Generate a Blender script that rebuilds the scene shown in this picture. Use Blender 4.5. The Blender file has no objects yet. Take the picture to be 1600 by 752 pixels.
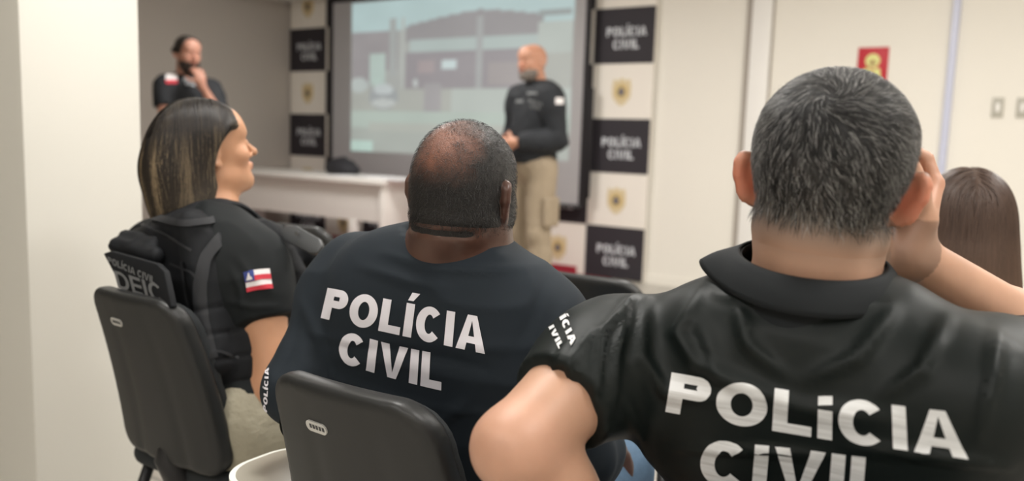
import bpy, bmesh, math, random
import numpy as np
from mathutils import Vector, Matrix
from mathutils.bvhtree import BVHTree
rng = np.random.default_rng(7)
random.seed(7)
SC = bpy.context.scene
COL = SC.collection
R_ = math.radians
def V(*a): return np.array(a, dtype=float)
def nrm(v):
    v = np.asarray(v, float); return v / (np.linalg.norm(v) + 1e-12)

# ------------------------------------------------------------------ camera
YAW, PIT, ROL, FOC, CH = R_(33.4), R_(7.0), R_(1.9), 1290.0, 1.12
cF = V(-math.sin(YAW)*math.cos(PIT), math.cos(YAW)*math.cos(PIT), -math.sin(PIT))
_r0 = V(math.cos(YAW), math.sin(YAW), 0)
_u0 = V(-math.sin(YAW)*math.sin(PIT), math.cos(YAW)*math.sin(PIT), math.cos(PIT))
cR = math.cos(ROL)*_r0 + math.sin(ROL)*_u0
cU = -math.sin(ROL)*_r0 + math.cos(ROL)*_u0
C0 = V(0, 0, CH)
def P(px, py, d): return C0 + d*(cF + (px-800)/FOC*cR + (376-py)/FOC*cU)
def Q(p):
    v = np.asarray(p, float) - C0; d = v @ cF
    return (round(float(800+FOC*(v@cR)/d), 1), round(float(376-FOC*(v@cU)/d), 1), round(float(d), 3))
cam_d = bpy.data.cameras.new('camera'); cam = bpy.data.objects.new('camera', cam_d); COL.objects.link(cam)
cam_d.sensor_width = 36; cam_d.lens = 36*FOC/1600; cam_d.clip_start = .02; cam_d.clip_end = 60
cam.matrix_world = Matrix(((cR[0], cU[0], -cF[0], 0), (cR[1], cU[1], -cF[1], 0), (cR[2], cU[2], -cF[2], CH), (0, 0, 0, 1)))
cam_d.dof.use_dof = True; cam_d.dof.focus_distance = 1.12
cam_d.dof.aperture_fstop = (cam_d.lens/1000)/.010
SC.camera = cam

# ------------------------------------------------------------------ materials
def mat(name, col=(.5, .5, .5), rough=.6, metal=0, attr=False, bump=None, sss=0, sheen=0, spec=.5, emis=None, estr=0, var=None, wave=None):
    m = bpy.data.materials.new(name); m.use_nodes = True
    nt = m.node_tree; b = nt.nodes['Principled BSDF']
    b.inputs['Base Color'].default_value = (*col, 1); b.inputs['Roughness'].default_value = rough
    b.inputs['Metallic'].default_value = metal; b.inputs['Specular IOR Level'].default_value = spec
    if sss:
        b.inputs['Subsurface Weight'].default_value = sss; b.inputs['Subsurface Radius'].default_value = (.012, .005, .003)
        b.inputs['Subsurface Scale'].default_value = 1.0
    if sheen: b.inputs['Sheen Weight'].default_value = sheen
    cs = None
    if attr:
        a = nt.nodes.new('ShaderNodeAttribute'); a.attribute_name = 'Col'; cs = a.outputs['Color']
    tc = nt.nodes.new('ShaderNodeTexCoord')
    if var:   # (scale, amount): mottled brightness
        n = nt.nodes.new('ShaderNodeTexNoise'); n.inputs['Scale'].default_value = var[0]; n.inputs['Detail'].default_value = 4
        nt.links.new(tc.outputs['Object'], n.inputs['Vector'])
        mr = nt.nodes.new('ShaderNodeMapRange'); mr.inputs['To Min'].default_value = 1-var[1]; mr.inputs['To Max'].default_value = 1+var[1]
        nt.links.new(n.outputs['Fac'], mr.inputs['Value'])
        mx = nt.nodes.new('ShaderNodeVectorMath'); mx.operation = 'SCALE'
        if cs: nt.links.new(cs, mx.inputs[0])
        else: mx.inputs[0].default_value = col
        nt.links.new(mr.outputs['Result'], mx.inputs['Scale']); cs = mx.outputs[0]
    if cs: nt.links.new(cs, b.inputs['Base Color'])
    if bump:  # (scale, strength, distance)
        n = nt.nodes.new('ShaderNodeTexNoise'); n.inputs['Scale'].default_value = bump[0]; n.inputs['Detail'].default_value = 3
        nt.links.new(tc.outputs['Object'], n.inputs['Vector'])
        bp = nt.nodes.new('ShaderNodeBump'); bp.inputs['Strength'].default_value = bump[1]; bp.inputs['Distance'].default_value = bump[2]
        nt.links.new(n.outputs['Fac'], bp.inputs['Height']); nt.links.new(bp.outputs['Normal'], b.inputs['Normal'])
    if emis:
        b.inputs['Emission Color'].default_value = (*emis, 1); b.inputs['Emission Strength'].default_value = estr
        if attr: nt.links.new(a.outputs['Color'], b.inputs['Emission Color'])
    return m
M = {}
M['skin'] = mat('skin', attr=True, rough=.5, sss=.12, bump=(900, .12, .0006), var=(60, .05))
M['skin_dark'] = mat('skin_dark', attr=True, rough=.38, sss=.05, bump=(900, .15, .0006), var=(70, .12))
M['hair'] = mat('hair', attr=True, rough=.45, spec=.3)
M['buzz'] = mat('buzz', attr=True, rough=.40, bump=(700, .9, .0015), var=(650, .5), spec=.4)
M['eye'] = mat('eye', (.75, .72, .7), .2)
M['tee'] = mat('black_jersey', (.008, .010, .011), .75, bump=(1200, .15, .0004), spec=.25)
M['navy'] = mat('navy_jersey', (.014, .020, .027), .8, bump=(1200, .15, .0004), spec=.25)
M['polo'] = mat('black_polo', (.0055, .0088, .0084), .5, bump=(1500, .12, .0003), spec=.24)
M['collar'] = mat('ribbed_collar', (.010, .0125, .0145), .8, bump=(900, .4, .0008), spec=.3)
M['vest'] = mat('black_cordura', (.007, .008, .010), .7, bump=(700, .5, .001), spec=.25)
M['bgblack'] = mat('dark_cloth', (.012, .014, .018), .8, bump=(40, .5, .01))
M['khaki'] = mat('khaki_cloth', (.34, .27, .19), .85, bump=(60, .5, .006), var=(12, .08))
M['khaki_w'] = mat('pale_khaki_cloth', (.36, .33, .25), .85, bump=(50, .6, .008), var=(12, .1))
M['jeans'] = mat('denim', (.10, .17, .26), .85, bump=(300, .5, .001), var=(35, .35))
M['shoe'] = mat('boot_leather', (.02, .018, .016), .45)
M['print_w'] = mat('white_print', (.80, .78, .84), .6)
M['print_s'] = mat('silver_print', (.74, .75, .76), .38, bump=(14, .6, .004), spec=.6)
_n = M['print_s'].node_tree; _t = next(x for x in _n.nodes if x.type == 'TEX_NOISE'); _c = next(x for x in _n.nodes if x.type == 'TEX_COORD'); _m = _n.nodes.new('ShaderNodeMapping'); _m.inputs['Scale'].default_value = (.25, .25, 9)
_n.links.new(_c.outputs['Object'], _m.inputs[0]); _n.links.new(_m.outputs[0], _t.inputs['Vector'])
M['print_g'] = mat('grey_print', (.16, .165, .17), .7)
M['print_bg'] = mat('pale_print', (.6, .62, .66), .6)
M['flag_red'] = mat('flag_red', (.55, .03, .05), .7)
M['flag_white'] = mat('flag_white', (.8, .76, .76), .7)
M['flag_blue'] = mat('flag_blue', (.03, .05, .22), .7)
M['plastic'] = mat('charcoal_plastic', (.018, .0188, .0188), .42, bump=(900, .25, .0004), spec=.42)
M['plastic2'] = mat('grey_plastic', (.06, .063, .066), .45, bump=(900, .2, .0004))
M['cushion'] = mat('black_upholstery', (.012, .015, .017), .85, bump=(900, .4, .0006))
M['metal_blk'] = mat('black_metal', (.02, .02, .022), .4, metal=.3)
M['tape'] = mat('nylon_tape', (.018, .019, .022), .65, bump=(600, .4, .0006), spec=.35)
M['steel'] = mat('badge_silver', (.62, .61, .58), .35, metal=.3)
M['ink'] = mat('dark_ink', (.05, .05, .05), .5)
M['rim'] = mat('white_edge', (.85, .86, .80), .4)
M['tabtop'] = mat('beige_laminate', (.36, .335, .28), .35, var=(8, .04))
M['desk'] = mat('white_laminate', (.86, .83, .79), .4, var=(3, .02))
M['paper'] = mat('paper', (.85, .85, .87), .7)
M['black_fab'] = mat('black_nylon', (.02, .02, .025), .7, bump=(90, .5, .004))
M['red_bag'] = mat('red_nylon', (.35, .02, .04), .6, bump=(90, .5, .004))
M['wall'] = mat('cream_paint', (.82, .785, .715), .7, bump=(6, .05, .01), var=(1.2, .015))
M['wallL'] = mat('grey_wallpaper', (.44, .40, .36), .8, var=(1.5, .02))
M['pillar'] = mat('white_paint', (.70, .685, .635), .65, bump=(6, .08, .01), var=(2, .015))
M['ceil'] = mat('ceiling_paint', (.75, .73, .70), .8)
M['seam'] = mat('seam_grey_beige', (.36, .32, .28), .8)  # even grey-beige colour of the seam strips beside the pilaster
M['trimw'] = mat('trim_white', (.84, .82, .79), .5)
M['trimb'] = mat('trim_bluish', (.56, .58, .72), .35)
M['plate'] = mat('switch_plate', (.46, .44, .38), .5)
M['sign_red'] = mat('sign_red', (.50, .015, .03), .5)
M['sign_yel'] = mat('sign_yellow', (.72, .72, .28), .5)
M['gold'] = mat('emblem_gold', (.62, .46, .20), .6)
M['gold_p'] = mat('emblem_pale', (.72, .60, .38), .6)
M['embl_b'] = mat('emblem_navy', (.16, .15, .17), .6)
M['ban_w'] = mat('banner_white', (.86, .81, .74), .75)
M['ban_k'] = mat('banner_black', (.026, .022, .028), .7)
M['screen'] = mat('screen_cloth', (.40, .39, .40), .8)
M['frame'] = mat('screen_border', (.012, .010, .012), .7)
M['picture'] = mat('projected_picture', attr=True, rough=.8, emis=(1, 1, 1), estr=.70)
M['picture'].node_tree.nodes['Principled BSDF'].inputs['Base Color'].links and M['picture'].node_tree.links.remove(M['picture'].node_tree.nodes['Principled BSDF'].inputs['Base Color'].links[0])
M['picture'].node_tree.nodes['Principled BSDF'].inputs['Base Color'].default_value = (.12, .12, .12, 1)
M['lamp'] = mat('lamp_diffuser', (.9, .9, .9), .5, emis=(1, .95, .88), estr=6)

def tilefloor(name, c1, c2, sc, bump=0):
    m = bpy.data.materials.new(name); m.use_nodes = True; nt = m.node_tree; b = nt.nodes['Principled BSDF']
    tc = nt.nodes.new('ShaderNodeTexCoord'); br = nt.nodes.new('ShaderNodeTexBrick')
    br.offset = 0; br.inputs['Color1'].default_value = (*c1, 1); br.inputs['Color2'].default_value = (*[x*.96 for x in c1], 1); br.inputs['Mortar'].default_value = (*c2, 1)
    br.inputs['Scale'].default_value = sc; br.inputs['Mortar Size'].default_value = .008; br.inputs['Brick Width'].default_value = .5; br.inputs['Row Height'].default_value = .5
    nt.links.new(tc.outputs['Object'], br.inputs['Vector']); nt.links.new(br.outputs['Color'], b.inputs['Base Color'])
    b.inputs['Roughness'].default_value = .35
    return m
M['floor'] = tilefloor('beige_floor_tile', (.50, .47, .42), (.3, .28, .25), 1.0)
M['carpet'] = mat('red_carpet', (.22, .012, .03), .9, bump=(600, .6, .003), var=(30, .1))

# ------------------------------------------------------------------ mesh helpers
def mk(name, verts, faces, m, parent=None, smooth=True, cols=None, auto=None):
    me = bpy.data.meshes.new(name)
    me.from_pydata([tuple(map(float, v)) for v in verts], [], [tuple(map(int, f)) for f in faces]) if not isinstance(faces, np.ndarray) else None
    if isinstance(faces, np.ndarray):
        verts = np.asarray(verts, np.float32); nv, nf, k = len(verts), len(faces), faces.shape[1]
        me.vertices.add(nv); me.vertices.foreach_set('co', verts.ravel())
        me.loops.add(nf*k); me.loops.foreach_set('vertex_index', faces.astype(np.int32).ravel())
        me.polygons.add(nf); me.polygons.foreach_set('loop_start', np.arange(nf, dtype=np.int32)*k)
        me.update(calc_edges=True); me.validate()
    mats = m if isinstance(m, (list, tuple)) else [m]
    for x in mats: me.materials.append(x)
    me.polygons.foreach_set('use_smooth', np.full(len(me.polygons), smooth, dtype=bool))
    if cols is not None:
        a = me.color_attributes.new('Col', 'FLOAT_COLOR', 'POINT')
        c = np.ones((len(me.vertices), 4), np.float32); c[:, :3] = cols[:len(me.vertices)]
        a.data.foreach_set('color', c.ravel())
    o = bpy.data.objects.new(name, me); COL.objects.link(o)
    if parent: o.parent = parent
    return o
def tag(o, label=None, cat=None, group=None, kind=None):
    if label: o['label'] = label
    if cat: o['category'] = cat
    if group: o['group'] = group
    if kind: o['kind'] = kind
    return o
def empty(name, loc=(0, 0, 0), rz=0, label=None, cat=None, group=None):
    o = bpy.data.objects.new(name, None); COL.objects.link(o); o.location = loc; o.rotation_euler = (0, 0, rz)
    o.empty_display_size = .1
    return tag(o, label, cat, group)
class MB:
    """collects boxes, tubes and grids into one mesh"""
    def __init__(s): s.bm = bmesh.new()
    def box(s, a, b, bev=0, M4=None, seg=2):
        a = V(*a); b = V(*b); c = (a+b)/2; d = b-a
        r = bmesh.ops.create_cube(s.bm, size=1); vs = r['verts']
        for v in vs: v.co = Vector((v.co.x*d[0]+c[0], v.co.y*d[1]+c[1], v.co.z*d[2]+c[2]))
        if bev:
            es = list({e for v in vs for e in v.link_edges})
            r = bmesh.ops.bevel(s.bm, geom=es, offset=bev, segments=seg, profile=.5, affect='EDGES'); vs = list({v for f in r['faces'] for v in f.verts} | {v for v in vs if v.is_valid})
        if M4 is not None:
            for v in vs: v.co = M4 @ v.co
        return s
    def tube(s, pts, r, n=10, cap=True):
        pts = [V(*p) for p in pts]; rr = r if hasattr(r, '__len__') else [r]*len(pts)
        rings = []; up = V(0, 0, 1)
        for i, p in enumerate(pts):
            t = nrm(pts[min(i+1, len(pts)-1)]-pts[max(i-1, 0)])
            if abs(t @ up) > .95: up = V(0, 1, 0) if abs(t[1]) < .9 else V(1, 0, 0)
            a = nrm(np.cross(t, up)); b = np.cross(a, t); up = b
            rings.append([s.bm.verts.new(p+rr[i]*(math.cos(k*2*math.pi/n)*a+math.sin(k*2*math.pi/n)*b)) for k in range(n)])
        for A, B in zip(rings, rings[1:]):
            for k in range(n): s.bm.faces.new((A[k], A[(k+1) % n], B[(k+1) % n], B[k]))
        if cap: s.bm.faces.new(rings[0][::-1]); s.bm.faces.new(rings[-1])
        return s
    def poly(s, pts, n, depth):
        """prism from an outline, extruded by vector n*depth"""
        n = nrm(n); lo = [s.bm.verts.new(V(*p)) for p in pts]; hi = [s.bm.verts.new(V(*p)+n*depth) for p in pts]
        s.bm.faces.new(lo[::-1]); s.bm.faces.new(hi)
        for k in range(len(pts)): s.bm.faces.new((lo[k], lo[(k+1) % len(pts)], hi[(k+1) % len(pts)], hi[k]))
        return s
    def build(s, name, m, parent=None, smooth=False):
        bmesh.ops.recalc_face_normals(s.bm, faces=s.bm.faces)
        me = bpy.data.meshes.new(name); s.bm.to_mesh(me); s.bm.free(); me.materials.append(m)
        me.polygons.foreach_set('use_smooth', np.full(len(me.polygons), True, dtype=bool))
        if not smooth:
            me.set_sharp_from_angle(angle=R_(35))
        o = bpy.data.objects.new(name, me); COL.objects.link(o)
        if parent: o.parent = parent
        return o
def struct(name, mb, m): return tag(mb.build(name, m), kind='structure')

# ------------------------------------------------------------------ implicit surfaces
class Fld:
    def __init__(s, lo, hi, h, fine=()):
        s.ax = []
        for a in range(3):
            x = lo[a]; L = [x]
            while x < hi[a]:
                st = h
                for (fa, f0, f1, fh) in fine:
                    if fa == a and f0 <= x < f1: st = min(st, fh)
                x += st; L.append(x)
            s.ax.append(np.array(L, np.float32))
        s.D = np.full([len(a) for a in s.ax], .5, np.float32); s.off = 0
    def sub(s, lo, hi):
        sl = []
        for a in range(3):
            i0 = max(0, np.searchsorted(s.ax[a], lo[a])-1); i1 = min(len(s.ax[a]), np.searchsorted(s.ax[a], hi[a])+1)
            if i1 <= i0: return None, None
            sl.append(slice(i0, i1))
        X = s.ax[0][sl[0]][:, None, None]; Y = s.ax[1][sl[1]][None, :, None]; Z = s.ax[2][sl[2]][None, None, :]
        return tuple(sl), (X, Y, Z)
    def add(s, pr, grow=0):
        m = pr['k']+.035
        lo, hi = pr['lo']-m-grow, pr['hi']+m+grow
        sl, g = s.sub(lo, hi)
        if sl is None: return
        d = pr['f'](*g)-grow
        for (c, n) in pr.get('cut', ()): d = np.maximum(d, (g[0]-c[0])*n[0]+(g[1]-c[1])*n[1]+(g[2]-c[2])*n[2])
        D = s.D[sl]; k = max(pr['k'], 1e-5)
        if pr.get('op') == 'sub':
            d = -d; h = np.maximum(k-np.abs(D-d), 0)/k; s.D[sl] = np.maximum(D, d)+h*h*k*.25
        elif pr.get('op') == 'int':
            s.D = np.maximum(s.D, .5*np.sign(s.D)*0+s.D); s.D[sl] = np.maximum(D, d)
        else:
            h = np.maximum(k-np.abs(D-d), 0)/k; s.D[sl] = np.minimum(D, d)-h*h*k*.25
    def addall(s, prs, grow=0):
        for p in prs: s.add(p, grow)
        return s
    def plane(s, c, n):
        c = V(*c); n = nrm(n)
        X, Y, Z = s.ax[0][:, None, None], s.ax[1][None, :, None], s.ax[2][None, None, :]
        s.D = np.maximum(s.D, (X-c[0])*n[0]+(Y-c[1])*n[1]+(Z-c[2])*n[2]); return s
    def grid(s): return s.ax[0][:, None, None], s.ax[1][None, :, None], s.ax[2][None, None, :]
    def mesh(s, smooth=2):
        D = s.D; ins = D < 0; nx, ny, nz = D.shape
        c = np.zeros((nx-1, ny-1, nz-1), np.uint8)
        for dx in (0, 1):
            for dy in (0, 1):
                for dz in (0, 1): c += ins[dx:nx-1+dx, dy:ny-1+dy, dz:nz-1+dz]
        act = (c > 0) & (c < 8); I, J, K = np.nonzero(act)
        idx = np.full(act.shape, -1, np.int32); idx[I, J, K] = np.arange(len(I))
        pos = np.zeros((len(I), 3)); cnt = np.zeros(len(I))
        corners = [(a, b, e) for a in (0, 1) for b in (0, 1) for e in (0, 1)]
        for a in corners:
            for b in corners:
                if a < b and sum(abs(x-y) for x, y in zip(a, b)) == 1:
                    va = D[I+a[0], J+a[1], K+a[2]]; vb = D[I+b[0], J+b[1], K+b[2]]
                    mk_ = (va < 0) != (vb < 0); t = np.where(mk_, va/np.where(mk_, va-vb, 1), 0)
                    pa = np.stack([s.ax[0][I+a[0]], s.ax[1][J+a[1]], s.ax[2][K+a[2]]], 1); pb = np.stack([s.ax[0][I+b[0]], s.ax[1][J+b[1]], s.ax[2][K+b[2]]], 1)
                    pos += np.where(mk_[:, None], pa+(pb-pa)*t[:, None], 0); cnt += mk_
        pos /= cnt[:, None]; Fs = []
        for a in range(3):
            b, e = [(1, 2), (2, 0), (0, 1)][a]
            sl0 = [slice(None)]*3; sl1 = [slice(None)]*3; sl0[a] = slice(0, -1); sl1[a] = slice(1, None)
            A, B = ins[tuple(sl0)], ins[tuple(sl1)]; ii = np.array(np.nonzero(A != B))
            ok = (ii[b] > 0) & (ii[e] > 0) & (ii[b] < D.shape[b]-1) & (ii[e] < D.shape[e]-1); ii = ii[:, ok]
            flip = A[tuple(ii)]
            def cell(db, de):
                q = ii.copy(); q[b] -= db; q[e] -= de; return idx[tuple(q)]
            q = np.stack([cell(1, 1), cell(0, 1), cell(0, 0), cell(1, 0)], 1)
            q[~flip] = q[~flip][:, ::-1]; Fs.append(q)
        Fa = np.concatenate(Fs)
        e = np.concatenate([Fa[:, [0, 1]], Fa[:, [1, 2]], Fa[:, [2, 3]], Fa[:, [3, 0]]]); n = len(pos)
        deg = np.bincount(e[:, 0], minlength=n)+np.bincount(e[:, 1], minlength=n)
        def lap(p):
            out = np.empty_like(p)
            for ax in range(3): out[:, ax] = np.bincount(e[:, 0], p[e[:, 1], ax], n)+np.bincount(e[:, 1], p[e[:, 0], ax], n)
            return out/np.maximum(deg, 1)[:, None]-p
        for _ in range(smooth):
            pos = pos+.5*lap(pos); pos = pos-.52*lap(pos)
        return pos, Fa
    def samp(s, p, grad=False):
        ix = []; fr = []
        for a in range(3):
            i = np.clip(np.searchsorted(s.ax[a], p[:, a])-1, 0, len(s.ax[a])-2); ix.append(i)
            fr.append(np.clip((p[:, a]-s.ax[a][i])/(s.ax[a][i+1]-s.ax[a][i]), 0, 1))
        i, j, k = ix; u, v, w = fr; D = s.D; r = 0
        for a in (0, 1):
            for b in (0, 1):
                for e in (0, 1): r = r+D[i+a, j+b, k+e]*(u if a else 1-u)*(v if b else 1-v)*(w if e else 1-w)
        if not grad: return r
        h = .004; g = np.stack([s.samp(p+h*np.eye(3)[a])-s.samp(p-h*np.eye(3)[a]) for a in range(3)], 1)
        return r, g/(np.linalg.norm(g, axis=1)[:, None]+1e-9)
def normals(v, f):
    n = np.cross(v[f[:, 2]]-v[f[:, 0]], v[f[:, 3]]-v[f[:, 1]]); out = np.zeros_like(v)
    for k in range(4):
        for a in range(3): out[:, a] += np.bincount(f[:, k], n[:, a], len(v))
    return out/(np.linalg.norm(out, axis=1)[:, None]+1e-12)

def cone(a, b, ra, rb, k=.02, cut=(), op=None):
    a = V(*a); b = V(*b); ba = b-a; l2 = ba@ba+1e-12; rr = ra-rb; a2 = l2-rr*rr; il2 = 1/l2
    if a2 <= 0: a2 = 1e-8
    def f(X, Y, Z):
        px, py, pz = X-a[0], Y-a[1], Z-a[2]
        y = px*ba[0]+py*ba[1]+pz*ba[2]; z = y-l2
        qx, qy, qz = px*l2-ba[0]*y, py*l2-ba[1]*y, pz*l2-ba[2]*y
        x2 = qx*qx+qy*qy+qz*qz; y2 = y*y*l2; z2 = z*z*l2; kk = np.sign(rr)*rr*rr*x2
        o = (np.sqrt(x2*a2*il2)+y*rr)*il2-ra
        c1 = np.sign(z)*a2*z2 > kk; c2 = np.sign(y)*a2*y2 < kk
        return np.where(c1, np.sqrt(x2+z2)*il2-rb, np.where(c2, np.sqrt(x2+y2)*il2-ra, o)).astype(np.float32)
    r = max(ra, rb)
    return dict(f=f, lo=np.minimum(a, b)-r, hi=np.maximum(a, b)+r, k=k, cut=cut, op=op)
def ell(c, r, fr=None, k=.02, cut=(), op=None):
    c = V(*c); r = V(*r); fr = np.eye(3) if fr is None else np.asarray(fr)     # columns = local axes
    def f(X, Y, Z):
        x, y, z = X-c[0], Y-c[1], Z-c[2]
        L = [(x*fr[0, i]+y*fr[1, i]+z*fr[2, i]) for i in range(3)]
        k0 = np.sqrt(sum((l/r[i])**2 for i, l in enumerate(L)))+1e-6; k1 = np.sqrt(sum((l/r[i]**2)**2 for i, l in enumerate(L)))+1e-6
        return (k0*(k0-1)/k1).astype(np.float32)
    e = np.abs(fr)@r
    return dict(f=f, lo=c-e, hi=c+e, k=k, cut=cut, op=op)
def rbox(c, h, rad, fr=None, k=.01, cut=(), op=None):
    c = V(*c); h = V(*h)-rad; fr = np.eye(3) if fr is None else np.asarray(fr)
    def f(X, Y, Z):
        x, y, z = X-c[0], Y-c[1], Z-c[2]
        q = [np.abs(x*fr[0, i]+y*fr[1, i]+z*fr[2, i])-h[i] for i in range(3)]
        o = np.sqrt(sum(np.maximum(t, 0)**2 for t in q)); return (o+np.minimum(np.maximum(np.maximum(q[0], q[1]), q[2]), 0)-rad).astype(np.float32)
    e = np.abs(fr)@(h+rad)
    return dict(f=f, lo=c-e, hi=c+e, k=k, cut=cut, op=op)
def bounds(prs, pad=.03):
    return np.min([p['lo'] for p in prs], 0)-pad, np.max([p['hi'] for p in prs], 0)+pad
def vnoise(p, sc, seed=0):
    """smooth value noise, vectorised"""
    q = p*sc+seed*17.3; i = np.floor(q).astype(int); f = q-i; f = f*f*(3-2*f)
    def h(a, b, c):
        n = (a*73856093) ^ (b*19349663) ^ (c*83492791); n = (n ^ (n >> 13))*1274126177
        return ((n ^ (n >> 16)) & 0xffff)/65535.
    r = 0
    for a in (0, 1):
        for b in (0, 1):
            for c in (0, 1): r = r+h(i[:, 0]+a, i[:, 1]+b, i[:, 2]+c)*(f[:, 0] if a else 1-f[:, 0])*(f[:, 1] if b else 1-f[:, 1])*(f[:, 2] if c else 1-f[:, 2])
    return r*2-1

# ------------------------------------------------------------------ body pieces
def frame_az(az, pitch=0, roll=0):
    """columns right, forward, up; az is clockwise from +Y seen from above, in degrees"""
    a, p, r = R_(az), R_(pitch), R_(roll)
    fwd = V(math.sin(a)*math.cos(p), math.cos(a)*math.cos(p), math.sin(p)); rt = V(math.cos(a), -math.sin(a), 0); up = np.cross(rt, fwd)
    rt2 = rt*math.cos(r)-up*math.sin(r); up2 = rt*math.sin(r)+up*math.cos(r)
    return np.stack([rt2, fwd, up2], 1)
def head_prims(c, fr, s=1.0, ear_out=35, jaw=1.0, female=False, wide=1.0, ears=(1, 1), ear_s=1.0):
    c = V(*c)
    def L(x, y, z): return c+fr@(V(x*wide, y, z)*s)
    def E(p, r, k=.02, rot=None, op=None): return ell(L(*p), V(r[0]*wide, r[1], r[2])*s, fr if rot is None else rot, k*s, op=op)
    pr = [E((0, -.012, .034), (.0725, .093, .077)), E((0, -.034, .008), (.066, .066, .066), .02),
          E((0, .03, -.025), (.062*jaw, .06, .085), .03), E((0, .036, -.072), (.050*jaw, .048, .038), .03),
          cone(L(-.042*jaw, .0, -.062), L(-.012, .072, -.094), .018*s, .015*s, .03*s), cone(L(.042*jaw, .0, -.062), L(.012, .072, -.094), .018*s, .015*s, .03*s),
          E((0, .079, -.094), (.017, .014, .015), .018),
          cone(L(-.026, .078, .026), L(.026, .078, .026), .014*s, .014*s, .02*s), E((0, .06, .05), (.058, .036, .045), .03),
          E((-.037, .062, -.022), (.024, .024, .022), .02), E((.037, .062, -.022), (.024, .024, .022), .02)]
    for x in (-.031, .031): pr.append(E((x, .098, .004), (.015, .013, .011), .012, op='sub'))
    for x in (-.031, .031): pr.append(E((x, .081, .003), (.014, .0125, .010), .004))
    nt = .113 if not female else .118
    pr += [cone(L(0, .088, .012), L(0, nt-.003, -.026), .0065*s, .0095*s, .012*s), E((0, nt, -.031), (.0095, .009, .0085), .008),
           E((-.012, .098, -.034), (.007, .010, .007), .006), E((.012, .098, -.034), (.007, .010, .007), .006),
           E((0, .086, -.057), (.024, .016, .012), .010), E((0, .0985, -.0555), (.019, .0075, .0048), .004), E((0, .0965, -.0645), (.017, .0085, .0058), .004),
           ]
    for i, sd in enumerate((-1, 1)):
        if not ears[i]: continue
        a = R_(ear_out); u = fr@V(sd*math.sin(a), -math.cos(a), 0); w = fr@V(sd*math.cos(a), math.sin(a), 0); v = fr[:, 2]
        v = nrm(v*.97-u*(-.22)*1.0); w = nrm(np.cross(u, v)); rot = np.stack([u, v, w], 1); es = s*ear_s
        ec = L(sd*.071, -.004, -.006)+u*.015*es
        pr += [ell(ec, V(.0185, .031, .0062)*es, rot, .008*s), cone(ec+(-.012*u+.024*v)*es, ec+(.008*u+.027*v)*es, .0052*es, .0048*es, .008),
               cone(ec+(.008*u+.027*v)*es, ec+(.0145*u+.018*v)*es, .005*es, .0048*es, .008), cone(ec+(.0145*u+.018*v)*es, ec+(.0165*u+.004*v)*es, .0048*es, .0047*es, .008), cone(ec+(.0165*u+.004*v)*es, ec+(.006*u-.022*v)*es, .0047*es, .0045*es, .008),
               ell(ec+(-.004*u-.027*v)*es, V(.0085, .009, .0055)*es, rot, .006)]
        wf = w if (w @ fr[:, 1]) > 0 else -w      # the hollow faces forward and out
        pr += [ell(ec+wf*.008*es+(.001*u+.002*v)*es, V(.0115, .020, .0062)*es, rot, .003, op='sub')]
    return pr
def hand_prims(w, d, n, t, s=1.0, curl=(15, 20, 25, 30), curl2=1.0, spread=0.08, thumb=(20, .7)):
    """w wrist, d towards the fingers, n the way the palm faces, t towards the thumb side"""
    w = V(*w); d = nrm(d); t = nrm(V(*t)-d*(V(*t)@d)); n0 = np.cross(d, t); n = n0 if n0 @ V(*n) > 0 else -n0
    fr = np.stack([t, d, n], 1)
    pr = [ell(w+d*.045*s, V(.042, .054, .016)*s, fr, .012*s), ell(w+d*.035*s+t*.022*s+n*.006*s, V(.018, .034, .015)*s, fr, .012*s), cone(w-d*.01*s, w+d*.03*s, .026*s, .028*s, .02*s)]
    for i, (off, ln) in enumerate(((.030, .072), (.0105, .081), (-.0095, .075), (-.029, .060))):
        b = w+(d*(.088-.004*abs(i-1))+t*off)*s; dd = nrm(d+t*spread*(1.5-i)*.6); r = (.0092, .0092, .0088, .0078)[i]*s
        a = R_(curl[i])*.8
        pr.append(cone(w+(d*.05+t*off*.85)*s, b, .010*s, .0105*s, .008*s))
        p = b; nn = nrm(n-dd*(n@dd))
        for j, fr_ in enumerate((.45, .30, .25)):
            dd, nn = dd*math.cos(a)+nn*math.sin(a), nn*math.cos(a)-dd*math.sin(a); q = p+dd*ln*fr_*s
            pr.append(cone(p, q, r*(1-.08*j), r*(.93-.08*j), .0035*s)); p = q
            if j == 0: a = a*curl2
    ta, tl = thumb
    b = w+(d*.028+t*.030)*s; q = b+nrm(d*(1-tl)+t*tl+n*math.sin(R_(ta)))*.040*s; e = q+nrm(d*(1.25-tl)+t*tl*.5+n*math.sin(R_(ta*1.6)))*.032*s
    pr += [cone(w+(d*.015+t*.015)*s, b, .014*s, .0135*s, .01*s), cone(b, q, .0125*s, .0108*s, .005*s), cone(q, e, .0105*s, .0085*s, .003*s)]
    return pr
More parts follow.
